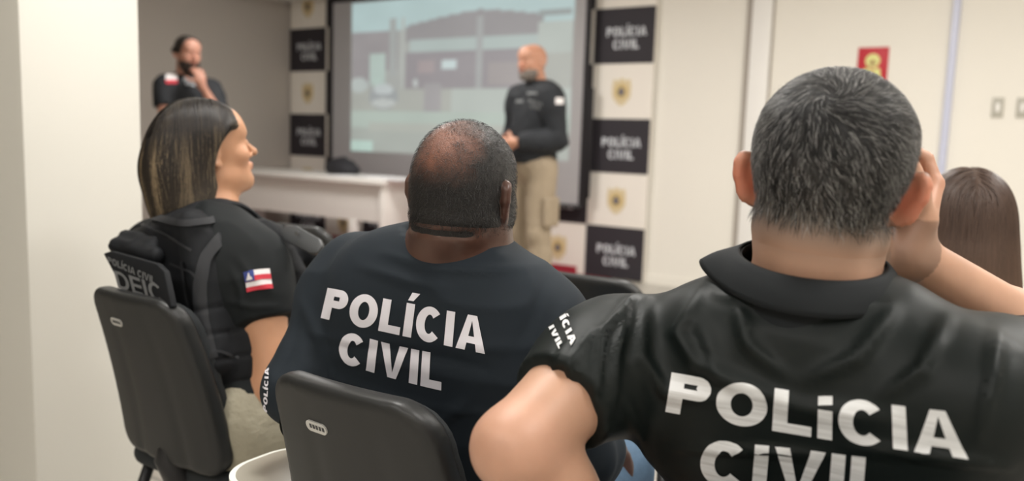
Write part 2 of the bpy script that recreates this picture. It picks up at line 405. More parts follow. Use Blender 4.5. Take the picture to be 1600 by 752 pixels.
def torso_prims(J, B):
    pel, c7, sl, sr = (V(*J[k]) for k in ('pelvis', 'c7', 'shL', 'shR'))
    lat = nrm(sr-sl); up = nrm(c7-pel); fw = nrm(np.cross(up, lat)); lat = np.cross(fw, up); fr = np.stack([lat, fw, up], 1)
    T = np.linalg.norm(c7-pel); w = B.get('w', 1.); dp = B.get('d', 1.); belly = B.get('belly', 1.)
    def L(x, y, z): return pel+fr@V(x*w, y*dp, z*T)
    mid = (sl+sr)/2
    pr = [ell(L(0, 0, .02), (.165*w, .125*dp, .13), fr, .05), ell(L(0, .015, .28), (.145*w*belly, .115*dp*belly, .16), fr, .06),
          ell(L(0, .015, .60), (.155*w, .110*dp, .20), fr, .06), ell(L(0, -.01, .74), (.165*w, .095*dp, .13), fr, .06)]
    for s_, sg in ((sl, -1), (sr, 1)):
        dp_ = B.get('dropL' if sg < 0 else 'dropR', 0)
        pr += [cone(c7+fw*.0-up*(.045+dp_), s_-lat*sg*.02-up*(.012+dp_), .062*B.get('trap', 1), .058*B.get('sho', 1), .06), ell(L(sg*.085, -.03, .74-dp_/T), (.085*w, .075*dp, .13), fr, .05)]
    return pr, fr
def limb(a, b, ra, rm, rb, k=.03, bul=.4, cut=()):
    a, b = V(*a), V(*b); m = a+(b-a)*bul
    return [cone(a, m, ra, rm, k, cut), cone(m, b, rm, rb, k, cut)]

def skin_cols(v, base, J=None, marks=()):
    c = np.tile(np.array(base, float), (len(v), 1))
    for (p, r, col, amt) in marks:
        d = np.linalg.norm(v-V(*p), axis=1); w = np.clip(1.3-d/r, 0, 1)[:, None]*amt; c = c*(1-w)+np.array(col)*w
    return c

def strands(name, root, base, fld, seeds, flow, nseg, step, width, cols, colfn=None, lift=.001, parent=None, m=None, wob=.15, gravity=None, taper=True, tip_lift=0.0):
    """thin ribbons traced over an implicit surface; merged with the hair base into one mesh"""
    p = seeds.copy(); N = len(p); pts = [p.copy()]; nr = []
    ph = rng.normal(size=(N, 3))*wob
    for k in range(nseg):
        d, g = fld.samp(p, True); f = flow(p, k/nseg)+ph; f = f-(f*g).sum(1)[:, None]*g*.97
        f /= np.linalg.norm(f, axis=1)[:, None]+1e-9
        p = p+f*step; d, g = fld.samp(p, True)
        tgt = lift*(1+0*k)+tip_lift*(k+1)/nseg
        p = p-g*(d-tgt)[:, None]*.7 if tip_lift == 0 else p-g*np.clip(d-tgt, -1, .0)[:, None]+g*tip_lift/nseg
        pts.append(p.copy()); nr.append(g)
        ph = ph*.85+rng.normal(size=(N, 3))*wob*.35
    nr.append(nr[-1]); pts = np.stack(pts, 1); nr = np.stack(nr, 1)      # N, nseg+1, 3
    tan = np.gradient(pts, axis=1); side = np.cross(tan, nr); side /= np.linalg.norm(side, axis=2)[:, :, None]+1e-9
    t = np.linspace(0, 1, nseg+1)[None, :, None]
    wv = width*(1-.75*t if taper else 1+0*t)*(.6+.8*rng.random((N, 1, 1)))
    A = pts-side*wv; Bq = pts+side*wv; Cq = pts+nr*wv*.9
    vv = np.stack([A, Cq, Bq], 2).reshape(-1, 3)                         # N*(nseg+1)*3
    i = np.arange(N)[:, None]*(nseg+1)*3+np.arange(nseg)[None, :]*3; i = i.ravel()
    ff = np.concatenate([np.stack([i, i+1, i+4, i+3], 1), np.stack([i+1, i+2, i+5, i+4], 1)])
    cc = np.repeat(cols[:, None, :], (nseg+1), 1)
    if colfn is not None: cc = colfn(cc, pts, t)
    cc = np.repeat(cc[:, :, None, :], 3, 2).reshape(-1, 3)
    return vv, ff, cc
def merge(*parts):
    vs, fs, cs, o = [], [], [], 0
    for v, f, c in parts: vs.append(v); fs.append(f+o); cs.append(c); o += len(v)
    return np.concatenate(vs), np.concatenate(fs), np.concatenate(cs)

# ------------------------------------------------------------------ lettering: every stroke is a little grid
def g_quad(a, b, c, d, nu=8, nv=8):
    """a,b bottom left/right, c,d top right/left"""
    a, b, c, d = (np.array(q, float) for q in (a, b, c, d)); u = np.linspace(0, 1, nu+1)[None, :, None]; v = np.linspace(0, 1, nv+1)[:, None, None]
    return (a*(1-u)+b*u)*(1-v)+(d*(1-u)+c*u)*v
def g_arc(cx, cy, rx, ry, tx, ty, a0, a1, n=28, m=3):
    t = np.radians(np.linspace(a0, a1, n+1))[None, :]; s = np.linspace(0, 1, m+1)[:, None]
    return np.stack([cx+(rx-tx*s)*np.cos(t), cy+(ry-ty*s)*np.sin(t)], 2)
def glyph(ch, w, t):
    """height 1; w width, t stroke; returns grids"""
    h = min(t*.86, .235)
    if ch == 'P': 
        r = (1-.40)/2; cy = 1-r
        return [g_quad((0, 0), (t, 0), (t, 1), (0, 1)), g_quad((t, 1-h), (w-r, 1-h), (w-r, 1), (t, 1), 6, 3), g_quad((t, 1-2*r), (w-r, 1-2*r), (w-r, 1-2*r+h), (t, 1-2*r+h), 6, 3), g_arc(w-r, cy, r, r, t, h, -90, 90)]
    if ch == 'O': return [g_arc(w/2, .5, w/2, .52, t, h, 0, 360, 44)]
    if ch == 'C': return [g_arc(w/2, .5, w/2, .52, t, h, 42, 318, 40)]
    if ch == 'D': return [g_quad((0, 0), (t, 0), (t, 1), (0, 1)), g_arc(w*.45, .5, w*.55, .5, t, h, -90, 90), g_quad((t, 0), (w*.45, 0), (w*.45, h), (t, h), 4, 3), g_quad((t, 1-h), (w*.45, 1-h), (w*.45, 1), (t, 1), 4, 3)]
    if ch == 'L': return [g_quad((0, 0), (t, 0), (t, 1), (0, 1)), g_quad((t, 0), (w, 0), (w, h), (t, h), 8, 3)]
    if ch == 'I': return [g_quad((0, 0), (t, 0), (t, 1), (0, 1))]
    if ch == 'Í': return [g_quad((0, 0), (t, 0), (t, 1), (0, 1)), g_quad((t*.1, 1.08), (t*.75, 1.08), (t*1.45, 1.33), (t*.5, 1.33), 5, 4)]
    if ch == 'í': return [g_quad((0, 0), (t, 0), (t, .66), (0, .66)), g_quad((0, .74), (t, .80), (t, 1.02), (0, .96), 5, 4)]
    if ch == 'E': return [g_quad((0, 0), (t, 0), (t, 1), (0, 1))]+[g_quad((t, y), (w, y), (w, y+h), (t, y+h), 6, 3) for y in (0, .5-h/2, 1-h)]
    if ch == 'V': m_ = w/2; return [g_quad((m_-t*.5, 0), (m_+t*.12, 0), (t*1.05, 1), (0, 1)), g_quad((m_-t*.12, 0), (m_+t*.5, 0), (w, 1), (w-t*1.05, 1))]
    if ch == 'A':
        m_ = w/2
        return [g_quad((0, 0), (t*1.05, 0), (m_+t*.12, 1), (m_-t*.55, 1)), g_quad((w-t*1.05, 0), (w, 0), (m_+t*.55, 1), (m_-t*.12, 1)), g_quad((w*.24, .20), (w*.76, .20), (w*.68, .20+h*.85), (w*.32, .20+h*.85), 6, 3)]
    return []
GW = dict(P=.80, O=.98, C=.92, L=.74, E=.72, D=.86, V=1.0, A=1.02)
def line(txt, k=1.0, t=.27, gap=.13):
    x = 0; out = []
    for ch in txt:
        if ch == ' ': x += .4*k; continue
        w = GW.get(ch, t/k)*k if ch not in 'IÍí' else t
        for g in glyph(ch, w, t): g = g.copy(); g[..., 0] += x; out.append(g)
        x += w+gap
    return out, x-gap
def grids_mesh(grids3):
    vs, fs, o = [], [], 0
    for g in grids3:
        a, b = g.shape[:2]; vs.append(g.reshape(-1, 3)); i = (np.arange(a-1)[:, None]*b+np.arange(b-1)[None, :]).ravel()+o
        fs.append(np.stack([i, i+1, i+b+1, i+b], 1)); o += a*b
    return np.concatenate(vs), np.concatenate(fs)
def to_quad(g, W, quad, bow=0):
    """letter coords -> pixel coords; quad = BL, BR, TR, TL"""
    u = g[..., 0:1]/W; v = g[..., 1:2]; a, b, c, d = (np.array(q, float) for q in quad)
    r = (a*(1-u)+b*u)*(1-v)+(d*(1-u)+c*u)*v; r[..., 1:2] += bow*4*u*(1-u); return r
def drape(name, grids_px, bvh, m, parent, off=.0012, dmid=1.0):
    """prints a shape onto cloth: it takes the cloth's own surface, at the place given as seen from the camera"""
    out = []
    for g in grids_px:
        q = np.zeros(g.shape[:2]+(3,)); bad = []
        for i in range(g.shape[0]):
            for j in range(g.shape[1]):
                dr = nrm(cF+(g[i, j, 0]-800)/FOC*cR+(376-g[i, j, 1])/FOC*cU)
                h = bvh.ray_cast(Vector(C0), Vector(dr))
                if h[0] is None: bad.append((i, j)); continue
                nn = np.array(h[1]); nn = -nn if nn@dr > 0 else nn
                q[i, j] = np.array(h[0])+nn*off-dr*off*.5
        if len(bad) > .3*g.shape[0]*g.shape[1]: continue
        good = [(i, j) for i in range(g.shape[0]) for j in range(g.shape[1]) if (i, j) not in set(bad)]
        for (i, j) in bad:
            gi, gj = min(good, key=lambda s_: (s_[0]-i)**2+(s_[1]-j)**2); q[i, j] = q[gi, gj]
        out.append(q)
    if not out: return None
    v, f = grids_mesh(out)
    n = np.cross(v[f[:, 1]]-v[f[:, 0]], v[f[:, 3]]-v[f[:, 0]]).sum(0)
    if n @ (C0-v.mean(0)) < 0: f = f[:, ::-1]
    return mk(name, v, f, m, parent)
def bvh_of(v, f): return BVHTree.FromPolygons([tuple(x) for x in v.tolist()], [tuple(x) for x in f.tolist()])
def world_text(grids, W, org, xdir, ydir, h, width, n, off):
    out = []
    for g in grids: out.append(V(*org)+V(*xdir)*(g[..., 0:1]/W*width)+V(*ydir)*(g[..., 1:2]*h)+V(*n)*off)
    return out
def folds(v, n, lst):
    """soft cloth folds: each a polyline (as seen from the camera) with half width and height in px / mm"""
    w = v-C0; d = w@cF; px = 800+FOC*(w@cR)/d; py = 376-FOC*(w@cU)/d; facing = np.clip(-(n@cF)*2+.3, 0, 1)
    out = np.zeros(len(v))
    for pts, wd, amp in lst:
        best = np.full(len(v), 1e9); tt = np.zeros(len(v)); L = len(pts)-1
        for i in range(L):
            a, b = pts[i], pts[i+1]; bx, by = b[0]-a[0], b[1]-a[1]; t = np.clip(((px-a[0])*bx+(py-a[1])*by)/(bx*bx+by*by), 0, 1)
            e = np.hypot(px-a[0]-t*bx, py-a[1]-t*by); s_ = e < best; best = np.where(s_, e, best); tt = np.where(s_, (i+t)/L, tt)
        out += amp*.001*np.exp(-(best/wd)**2)*np.sin(np.pi*np.clip(.08+.84*tt, 0, 1))*facing
    return v+n*out[:, None]

# ================================================================== ROOM
YW, XL, XR, YB, ZC = 6.12, -6.90, 2.6, -3.2, 2.78
struct('floor', MB().box((XL-.1, YB-.1, -.1), (XR+.1, YW+.1, 0)), M['floor'])
struct('floor_carpet', MB().box((XL+.01, 4.3, 0), (-3.02, YW-.01, .008)), M['carpet'])
struct('ceiling', MB().box((XL-.1, YB-.1, ZC), (XR+.1, YW+.1, ZC+.1)), M['ceil'])
struct('wall_front', MB().box((XL-.1, YW, 0), (XR+.1, YW+.12, ZC)), M['wall'])
struct('wall_left', MB().box((XL-.12, YB, 0), (XL, YW, ZC)), M['wallL'])
struct('wall_right', MB().box((XR, YB, 0), (XR+.12, YW, ZC)), M['wall'])
struct('wall_back', MB().box((XL-.1, YB-.12, 0), (XR+.1, YB, ZC)), M['wall'])
struct('trim_1', MB().box((XL, 1.7, 2.46), (XL+.75, YW-.06, ZC)), M['ceil'])            # boxed soffit over the left wall
# white pillar / wall stub near the left edge of the photo
struct('wall_pillar', MB().box((-3.9, 1.07, 0), (-2.2, 1.395, ZC), bev=.008), M['pillar'])
# door-like pilaster, narrow trims
def xat(px, y=YW):
    a = math.atan((px-800)/FOC)-YAW; return y*math.tan(a)
x1, x2 = xat(1150), xat(1186)
struct('trim_2', MB().box((x1-.012, YW-.02, 0), (x1+.03, YW+.01, ZC)), M['seam'])
struct('trim_3', MB().box((x1+.03, YW-.035, 0), (x2, YW+.01, ZC), bev=.004), M['trimw'])
struct('trim_4', MB().box((x2, YW-.012, 0), (x2+.012, YW+.01, ZC)), M['seam'])
x3 = xat(1464)
struct('trim_5', MB().box((x3-.022, YW-.03, 0), (x3+.022, YW+.01, ZC), bev=.004), M['trimb'])
struct('baseboard_front', MB().box((XL, YW-.06, 0), (xat(908), YW, .07)), M['red_bag']); struct('baseboard_right', MB().box((xat(909), YW-.012, 0), (XR, YW, .07)), M['wall'])
for px, s_ in ((1541, 'left'), (1579, 'right')):
    x = xat(px); t = empty('switch_plate', (x, YW, 1.42), 0, ('grey switch plate on the cream wall, the left one of the two' if s_ == 'left' else 'grey switch plate at the right edge of the photo, right one of the two'), 'switch', 'switch plates on the cream wall')
    MB().box((-.032, -.012, -.062), (.032, 0, .062), bev=.004).build('cover', M['plate'], t); MB().box((-.012, -.018, -.026), (.012, -.011, .026), bev=.003).build('rocker', M['trimw'], t)
# red safety sign
xs = xat(1343)
sg = empty('safety_sign', (xs, YW, 1.70), 0, 'small red safety sign with a pale yellow figure, high on the cream wall', 'sign')
MB().box((-.098, -.006, -.12), (.098, 0, .12), bev=.002).build('sign_board', M['sign_red'], sg)
mb = MB(); mb.tube([(0, -.0065, -.06), (0, -.0085, -.06)], .0001)
mb = MB(); mb.poly([(.047*math.cos(t)*1.0, -.0062, .030+.047*math.sin(t)) for t in np.linspace(0, 2*math.pi, 24, endpoint=False)], (0, -1, 0), .002)
mb.poly([(-.05, -.0062, -.02), (.05, -.0062, -.02), (.06, -.0062, -.09), (-.06, -.0062, -.09)], (0, -1, 0), .002); mb.build('sign_figure', M['sign_yel'], sg)
mb = MB(); mb.box((-.012, -.0095, -.085), (.012, -.008, .04)); mb.box((-.03, -.0095, .01), (.03, -.008, .022)); mb.build('sign_symbol', M['gold'], sg)

# ---- backdrop of black and white squares
BY = YW-.05; chh, NROW = .437, 6
def backdrop(x0, ncol, cw, show, label):
    ban = empty('backdrop_banner', (0, BY, 0), 0, label, 'backdrop', 'checkered backdrop panels')
    MB().box((x0, 0, 0.01), (x0+ncol*cw, .03, chh*NROW)).build('banner_cloth', M['ban_w'], ban)
    for c in range(ncol):
        for r in range(NROW):
            cx, cz = x0+(c+.5)*cw, (r+.5)*chh
            if (c+show[1]+r) % 2 == 0:
                sq = MB().box((x0+c*cw, -.004, max(r*chh, .012)), (x0+(c+1)*cw, .001, (r+1)*chh)).build('black_square', M['ban_k'], ban)
                if c in show[0]:
                    g1, W1 = line('POLÍCIA', 1.0, .3, .12); g2, W2 = line('CIVIL', 1.0, .3, .12)
                    wd = cw*.66; gs = world_text(g1, W1, (cx-wd/2+.02, -.004, cz-.005), (1, 0, 0), (0, 0, 1), .072, wd, (0, -1, 0), .0015)
                    w2 = wd*W2/W1; gs += world_text(g2, W2, (cx-w2/2+.02, -.004, cz-.105), (1, 0, 0), (0, 0, 1), .072, w2, (0, -1, 0), .0015)
                    v, f = grids_mesh(gs); mk('lettering', v, f, M['print_bg'], sq)
            elif c in show[0]:
                k = 1.12; o_ = [(-.065, .085), (-.03, .075), (0, .095), (.03, .075), (.065, .085), (.075, .03), (.07, -.04), (.035, -.085), (0, -.105), (-.035, -.085), (-.07, -.04), (-.075, .03)]
                e = MB(); e.poly([(cx+a*k, -.001, cz+b*k) for a, b in o_], (0, -1, 0), .003); eo = e.build('emblem', M['gold_p'], ban)
                e = MB(); e.poly([(cx+.056*math.cos(t), -.004, cz-.002+.06*math.sin(t)) for t in np.linspace(0, 6.2832, 20, endpoint=False)], (0, -1, 0), .002); e.build('ring', M['gold'], eo)
                e = MB(); e.poly([(cx+a, -.006, cz+b) for a, b in ((-.03, .0), (0, .036), (.03, .0), (.018, -.035), (-.018, -.035))], (0, -1, 0), .002); e.build('centre', M['embl_b'], eo)
_xr = xat(1008, BY)
backdrop(XL+.03, 3, .53, ((0, 1, 2), 0), 'black and white checkered backdrop left of the projection screen, with lettering and gold emblems')
backdrop(_xr-4*.53, 4, .53, ((2, 3), 1), 'black and white checkered backdrop right of the projection screen, with lettering and gold emblems')

# ---- projection screen
SY = YW-.17; sx0, sx1 = xat(513, SY), xat(905, SY); sz0, sz1 = .60, 2.44
scr = empty('projection_screen', (0, SY, 0), 0, 'large grey projection screen with a black border showing a street picture', 'screen')
MB().box((sx0, .0, sz0), (sx1, .012, sz1)).build('screen_cloth', M['screen'], scr)
f = MB(); f.box((sx0-.03, -.004, sz0), (sx0+.03, .014, sz1)); f.box((sx1-.02, -.004, sz0-.02), (sx1+.025, .014, sz1)); f.box((sx0-.03, -.006, sz1-.05), (sx1+.045, .016, sz1+.03)); f.build('border', M['frame'], scr)
MB().tube([(sx0-.08, .0, sz1+.07), (sx1+.08, .0, sz1+.07)], .045, 14).build('roller_case', M['frame'], scr)
MB().tube([(sx0, .0, sz0-.01), (sx1, .0, sz0-.01)], .016, 10).build('bottom_bar', M['plastic2'], scr)
MB().box((sx1+.025, .01, .66), (sx1+.065, .035, 1.55), bev=.004).build('side_strip', M['frame'], scr)
px0, px1, pz0, pz1 = xat(545, SY), xat(884, SY), .955, 2.37
NU, NV = 150, 90; U_, V_ = np.meshgrid(np.linspace(0, 1, NU), np.linspace(0, 1, NV)); U_ = U_.ravel(); V_ = V_.ravel()      # V up
def paint():
    c = np.zeros((len(U_), 3)); c[:] = (.42, .44, .42)
    def reg(mask, col, a=1.): c[mask] = c[mask]*(1-a)+np.array(col)*a
    def bx(u0, u1, v0, v1): return (U_ > u0) & (U_ < u1) & (V_ > v0) & (V_ < v1)
    sky = V_ > .80; reg(sky, (.50, .66, .66))
    n1 = vnoise(np.stack([U_*9, V_*9, U_*0], 1), 1., 3)
    reg(bx(0, .24, .55, .80), (.34, .32, .33)); reg(bx(.0, .1, .45, .62), (.33, .31, .32))
    roof = (V_ > .72) & (V_ < .90-.30*abs(U_-.62)**1.3) & (U_ > .28) & (U_ < .88); reg(roof, (.32, .31, .32))
    reg(bx(.30, .86, .66, .735), (.46, .55, .53)); reg(bx(.28, .88, .42, .66), (.31, .29, .31))
    reg(bx(.34, .42, .52, .60), (.40, .34, .35)); reg(bx(.45, .52, .54, .60), (.62, .74, .74)); reg(bx(.66, .82, .44, .58), (.37, .34, .34))
    reg(bx(.61, .635, .38, .86), (.40, .42, .42)); reg(bx(.20, .23, .5, .88), (.40, .43, .42)); reg(bx(.26, .275, .40, .88), (.50, .53, .50)); reg(bx(.86, 1, .62, .80), (.50, .56, .52)); reg(bx(.86, 1, .3, .62), (.45, .47, .43))
    reg(bx(.10, .18, .46, .66), (.50, .62, .57)); reg(bx(.12, .16, .40, .5), (.52, .66, .60))
    reg(V_ < .42, (.44, .46, .42)); reg((V_ < .42) & (U_ > .5), (.50, .56, .52)); reg(V_ < .28, (.48, .57, .51)); reg((V_ < .16), (.43, .47, .43)); reg(bx(.10, .8, .14, .2), (.47, .50, .45)); reg((V_ < .07) & (U_ < .12), (.55, .74, .66))
    car = ((U_-.17)/.075)**2+((V_-.37)/.085)**2 < 1; reg(car, (.36, .39, .40)); reg(((U_-.17)/.05)**2+((V_-.42)/.035)**2 < 1, (.58, .64, .64)); reg(((U_-.17)/.06)**2+((V_-.33)/.03)**2 < 1, (.56, .60, .58))
    reg(((U_-.04)/.05)**2+((V_-.45)/.05)**2 < 1, (.52, .58, .56)); reg(bx(.37, .45, .27, .45), (.37, .36, .37)); reg(((U_-.33)/.012)**2+((V_-.46)/.025)**2 < 1, (.6, .66, .64)); reg(bx(.86, .99, .84, .87), (.32, .36, .36))
    return c*(1+.05*n1[:, None])
i = (np.arange(NV-1)[:, None]*NU+np.arange(NU-1)[None, :]).ravel(); ff = np.stack([i, i+1, i+NU+1, i+NU], 1)
mk('projected_picture', np.stack([px0+(px1-px0)*U_, 0*U_-.002, pz0+(pz1-pz0)*V_], 1), ff, M['picture'], scr, cols=paint())

# ---- white desk
dx1 = -4.52; dx0 = dx1-2.15; dy0, dy1 = 4.95, 5.55
dk = empty('desk', ((dx0+dx1)/2, 5.25, .008), 0, 'long white desk with a closed front panel standing before the projection screen', 'desk'); ox, oy = (dx0+dx1)/2, 5.25
MB().box((dx0-ox-.02, dy0-oy-.03, .71), (dx1-ox+.02, dy1-oy, .75), bev=.004).build('desk_top', M['desk'], dk)
MB().box((dx0-ox+.03, dy0-oy+.03, .40), (dx1-ox-.03, dy0-oy+.048, .71)).build('front_panel', M['desk'], dk)
for a in (dx0-ox, dx1-ox-.04): MB().box((a, dy0-oy, 0), (a+.04, dy1-oy-.02, .71), bev=.003).build('side_panel', M['desk'], dk)
MB().box((dx1-ox-.40, dy0-oy+.02, 0), (dx1-ox-.32, dy0-oy+.06, .40), bev=.003).build('leg', M['desk'], dk)
# things on / by the desk
fb = Fld((-.3, -.2, -.05), (.3, .2, .3), .012).addall([ell((0, 0, .055), (.17, .11, .085), None, .03), ell((.08, .01, .035), (.12, .1, .05), None, .03), cone((-.1, 0, .1), (.02, .03, .135), .02, .018, .03)]); fb.plane((0, 0, 0), (0, 0, -1)); v, f = fb.mesh()
bag = mk('bag', v+vnoise(v, 25)[:, None]*.004, f, M['black_fab']); bag.location = (xat(530, 5.3), 5.3, .764); tag(bag, 'black bag slumped on the left part of the white desk', 'bag')
for k, (px, yy, rz) in enumerate(((535, 5.12, .2), (583, 5.22, -.3), (625, 5.12, .1))):
    mb = MB(); mb.box((-.105, -.148, 0), (.105, .148, .006+.004*k)); o = mb.build('paper_sheet', M['paper']); o.location = (xat(px, yy), yy, .759); o.rotation_euler[2] = rz
    tag(o, ['white papers lying near the middle of the white desk', 'white papers lying between the other two stacks on the desk', 'white papers lying at the right end of the white desk'][k], 'paper', 'papers on the desk')

# ---- lights
for (x, y) in ((-1.2, 1.2), (-1.2, 3.6), (.9, 1.2), (.9, 3.6), (-3.9, 3.9), (-.9, -1.4), (1.1, -1.4)):
    t = empty('ceiling_light', (x, y, ZC), 0, 'square ceiling light panel overhead, outside the photo', 'light', 'ceiling light panels')
    MB().box((-.33, -.33, -.03), (.33, .33, 0), bev=.004).build('housing', M['trimw'], t); MB().box((-.29, -.29, -.034), (.29, .29, -.0295)).build('diffuser', M['lamp'], t)
    ld = bpy.data.lights.new('panel_lamp', 'AREA'); ld.shape = 'SQUARE'; ld.size = .58; ld.energy = 44 if y > 3 else (28 if y > 0 else 26); ld.color = (1, .975, .935)
    lo = bpy.data.objects.new('panel_lamp', ld); COL.objects.link(lo); lo.parent = t; lo.location = (0, 0, -.06)
w = bpy.data.worlds.new('world'); SC.world = w; w.use_nodes = True; w.node_tree.nodes['Background'].inputs[0].default_value = (1, .97, .93, 1); w.node_tree.nodes['Background'].inputs[1].default_value = .3
SC.view_settings.view_transform = 'Standard'; SC.view_settings.look = 'None'; SC.view_settings.gamma = 1; SC.view_settings.exposure = .10; SC.view_settings.use_curve_mapping = False
SC.cycles.use_denoising = True; SC.cycles.max_bounces = 8

# ================================================================== CHAIRS
CHX, CHZ0, CHZ1 = .17, .43, .80
def shell_prim(y_off=0, th=.022, ins=0, zc=None):
    z0, z1 = CHZ0+ins, CHZ1-ins; rc = .048
    def f(X, Y, Z):
        t = np.clip((Z-CHZ0)/(CHZ1-CHZ0), 0, 1); hw = .166-.004*t-.026*t*t-ins
        x, z = np.abs(X), Z-(z0+z1)/2
        qx, qz = x-(hw-rc), np.abs(z)-((z1-z0)/2-rc)
        d2 = np.sqrt(np.maximum(qx, 0)**2+np.maximum(qz, 0)**2)+np.minimum(np.maximum(qx, qz), 0)-rc
        yc = -.20-.20*(Z-CHZ0)+.7*X*X-.35*(t-.35)**2*.12+y_off
        groove = .0035*np.exp(-((np.abs(X)-.075+.02*t)/.016)**2)*(1-t)
        dy = (yc-Y)
        r = .016; a = d2+r; b = np.abs(dy+groove)-th+r
        return (np.sqrt(np.maximum(a, 0)**2+np.maximum(b, 0)**2)+np.minimum(np.maximum(a, b), 0)-r).astype(np.float32)
    return dict(f=f, lo=V(-.2, -.37, CHZ0-.02), hi=V(.2, -.1, CHZ1+.02), k=.001)
def chair_back_y(z, x=0): return -.20-.20*(z-CHZ0)+.7*x*x-.042*((z-CHZ0)/(CHZ1-CHZ0)-.35)**2
_sh = Fld((-.21, -.37, .39), (.21, -.08, .84), .0055).addall([shell_prim()]).mesh(3)
_cu = Fld((-.2, -.33, .42), (.2, -.06, .82), .009).addall([shell_prim(.030, .02, .015)]).mesh(3)
_se = Fld((-.26, -.26, .34), (.26, .28, .48), .01).addall([rbox((0, .01, .405), (.175, .205, .03), .028, k=.01)]).mesh(2)
def make_chair(name, x, y, rz, label, group, full=True):
    t = empty(name, (x, y, 0), rz, label, 'chair', group)
    b = mk('backrest', _sh[0], _sh[1], M['plastic'], t); b['label'] = 'charcoal plastic back shell'
    mk('back_cushion', _cu[0], _cu[1], M['cushion'], t); mk('seat', _se[0], _se[1], M['cushion'], t)
    MB().tube([(0, -.205, .50), (0, -.212, .44), (0, -.195, .40), (0, -.13, .375), (0, 0, .37)], [.018, .030, .032, .03, .028], 12).build('back_support', M['metal_blk'], t, True)
    for sx in (-1, 1):
        for sy in (-1, 1): MB().tube([(sx*.16, sy*.15, .38), (sx*.19, sy*.20, .20), (sx*.215, sy*.235, .0)], .013, 10).build('leg', M['metal_blk'], t, True)
    # oval maker's badge
    by = -.048; z0 = .735; x0 = -.045
    def onback(u, z, o): return (u, chair_back_y(z, u)-.0225-o, z)
    e = MB(); n_ = 28; pts = []
    for k in range(n_):
        a = 2*math.pi*k/n_; cx_ = .0125*np.sign(math.cos(a)); pts.append(onback(x0+cx_+.0078*math.cos(a), z0+.0078*math.sin(a), -.001))
    nn = nrm((0, -1, -.20)); e.poly(pts, nn, .0028); bo = e.build('badge', M['steel'], b); 
    e = MB()
    for k in range(5): u = x0-.0125+k*.0062; e.poly([onback(u, z0-.003, .0016), onback(u+.0042, z0-.003, .0016), onback(u+.0042, z0+.003, .0016), onback(u, z0+.003, .0016)], nn, .0006)
    e.build('badge_marks', M['ink'], bo)
    return t
cM = make_chair('stackable_chair', -.740, 1.03, 0, 'charcoal plastic-backed chair carrying the bald-crowned man in the navy shirt', 'row chairs')
cW = make_chair('stackable_chair', -1.485, 1.20, 0, 'charcoal plastic-backed chair under the woman in the vest, nearest the white pillar', 'row chairs')
chR = make_chair('stackable_chair', -.17, .98, R_(5), 'charcoal chair below the grey-haired man in the polo shirt', 'row chairs')
ch3 = make_chair('stackable_chair', -.93, 2.03, 0, 'empty charcoal chair between the navy-shirted man and the polo-shirted man', 'row chairs')
ch4 = make_chair('stackable_chair', -2.19, 2.25, 0, 'empty chair in the row ahead, just right of the vested woman', 'row chairs')
ch5 = make_chair('stackable_chair', -2.75, 2.42, 0, 'empty chair in the row ahead, mostly behind the vested woman\'s shoulder', 'row chairs')
chL = make_chair('stackable_chair', -.10, 1.93, 0, 'chair under the long-haired woman at the right edge', 'row chairs')
# tablet arm at the left of the middle chair
ta = empty('x', (0, 0, 0)); bpy.data.objects.remove(ta)
def tube_bm(pts, r, n=12): return MB().tube(pts, r, n)
tube_bm([(-.20, -.02, .39), (-.26, .03, .46), P(419, 678, 1.23)-V(-.740, 1.03, 0)+V(.0, .06, -.01)], .014).build('arm_post', M['metal_blk'], cM, True)
v, f = Fld((-.40, -.20, .45), (-.12, .40, .75), .006).addall([cone(P(419, 678, 1.23)-V(-.740, 1.03, 0), P(419, 678, 1.23)-V(-.740, 1.03, 0)+V(.0, .20, .0), .022, .022, .01), ]).mesh(3); mk('armrest', v, f, M['plastic'], cM)
def slab(cx, cy, hx, hy, rad, n=10):
    out = []
    for (sx, sy, a0) in ((1, 1, 0), (-1, 1, 90), (-1, -1, 180), (1, -1, 270)):
        for k in range(n+1): a = R_(a0+90*k/n); out.append((cx+sx*(hx-rad)+rad*math.cos(a), cy+sy*(hy-rad)+rad*math.sin(a)))
    return out
mb = MB(); mb.poly([(a, b, .565) for a, b in slab(-.215, -.155, .115, .095, .075)], (0, 0, 1), .016); tb = mb.build('writing_tablet', M['rim'], cM)
mb = MB(); mb.poly([(a, b, .5815) for a, b in slab(-.215, -.155, .106, .086, .068)], (0, 0, 1), .001); mb.build('tablet_surface', M['tabtop'], tb)

# ================================================================== PEOPLE
def loc_fn(base, az):
    a = R_(az); rt = V(math.cos(a), -math.sin(a), 0); fw = V(math.sin(a), math.cos(a), 0); b = V(base[0], base[1], 0)
    return lambda x, y, z: b+rt*x+fw*y+V(0, 0, z)
def mesh_of(prs, h, grow=0, fine=(), smooth=2, planes=(), subs=()):
    lo, hi = bounds(prs, .04+grow); F_ = Fld(lo, hi, h, fine); F_.addall(prs, grow)
    for p in subs: F_.add(p)
    for c, n in planes: F_.plane(c, n)
    return F_, F_.mesh(smooth)
def arm_prims(J, B, side, upto=1.0, cut=False, fore=True):
    sh, el, wr = V(*J['sh'+side]), V(*J['el'+side]), V(*J['wr'+side]); a = B.get('arm'+side, B.get('arm', 1.))
    out = [cone(sh, sh+(el-sh)*.25, .056*a, .058*a, .045), cone(sh+(el-sh)*.2, el, .055*a, .040*a, .03)]
    if fore: out += [cone(el, el+(wr-el)*.3, .040*a, .043*a, .02), cone(el+(wr-el)*.3, wr, .043*a, .0255*a, .02)]
    return out
def finish(t):
    T = Matrix.Translation(-Vector(t.location))
    for o in t.children_recursive:
        if o.type == 'MESH': o.data.transform(T)
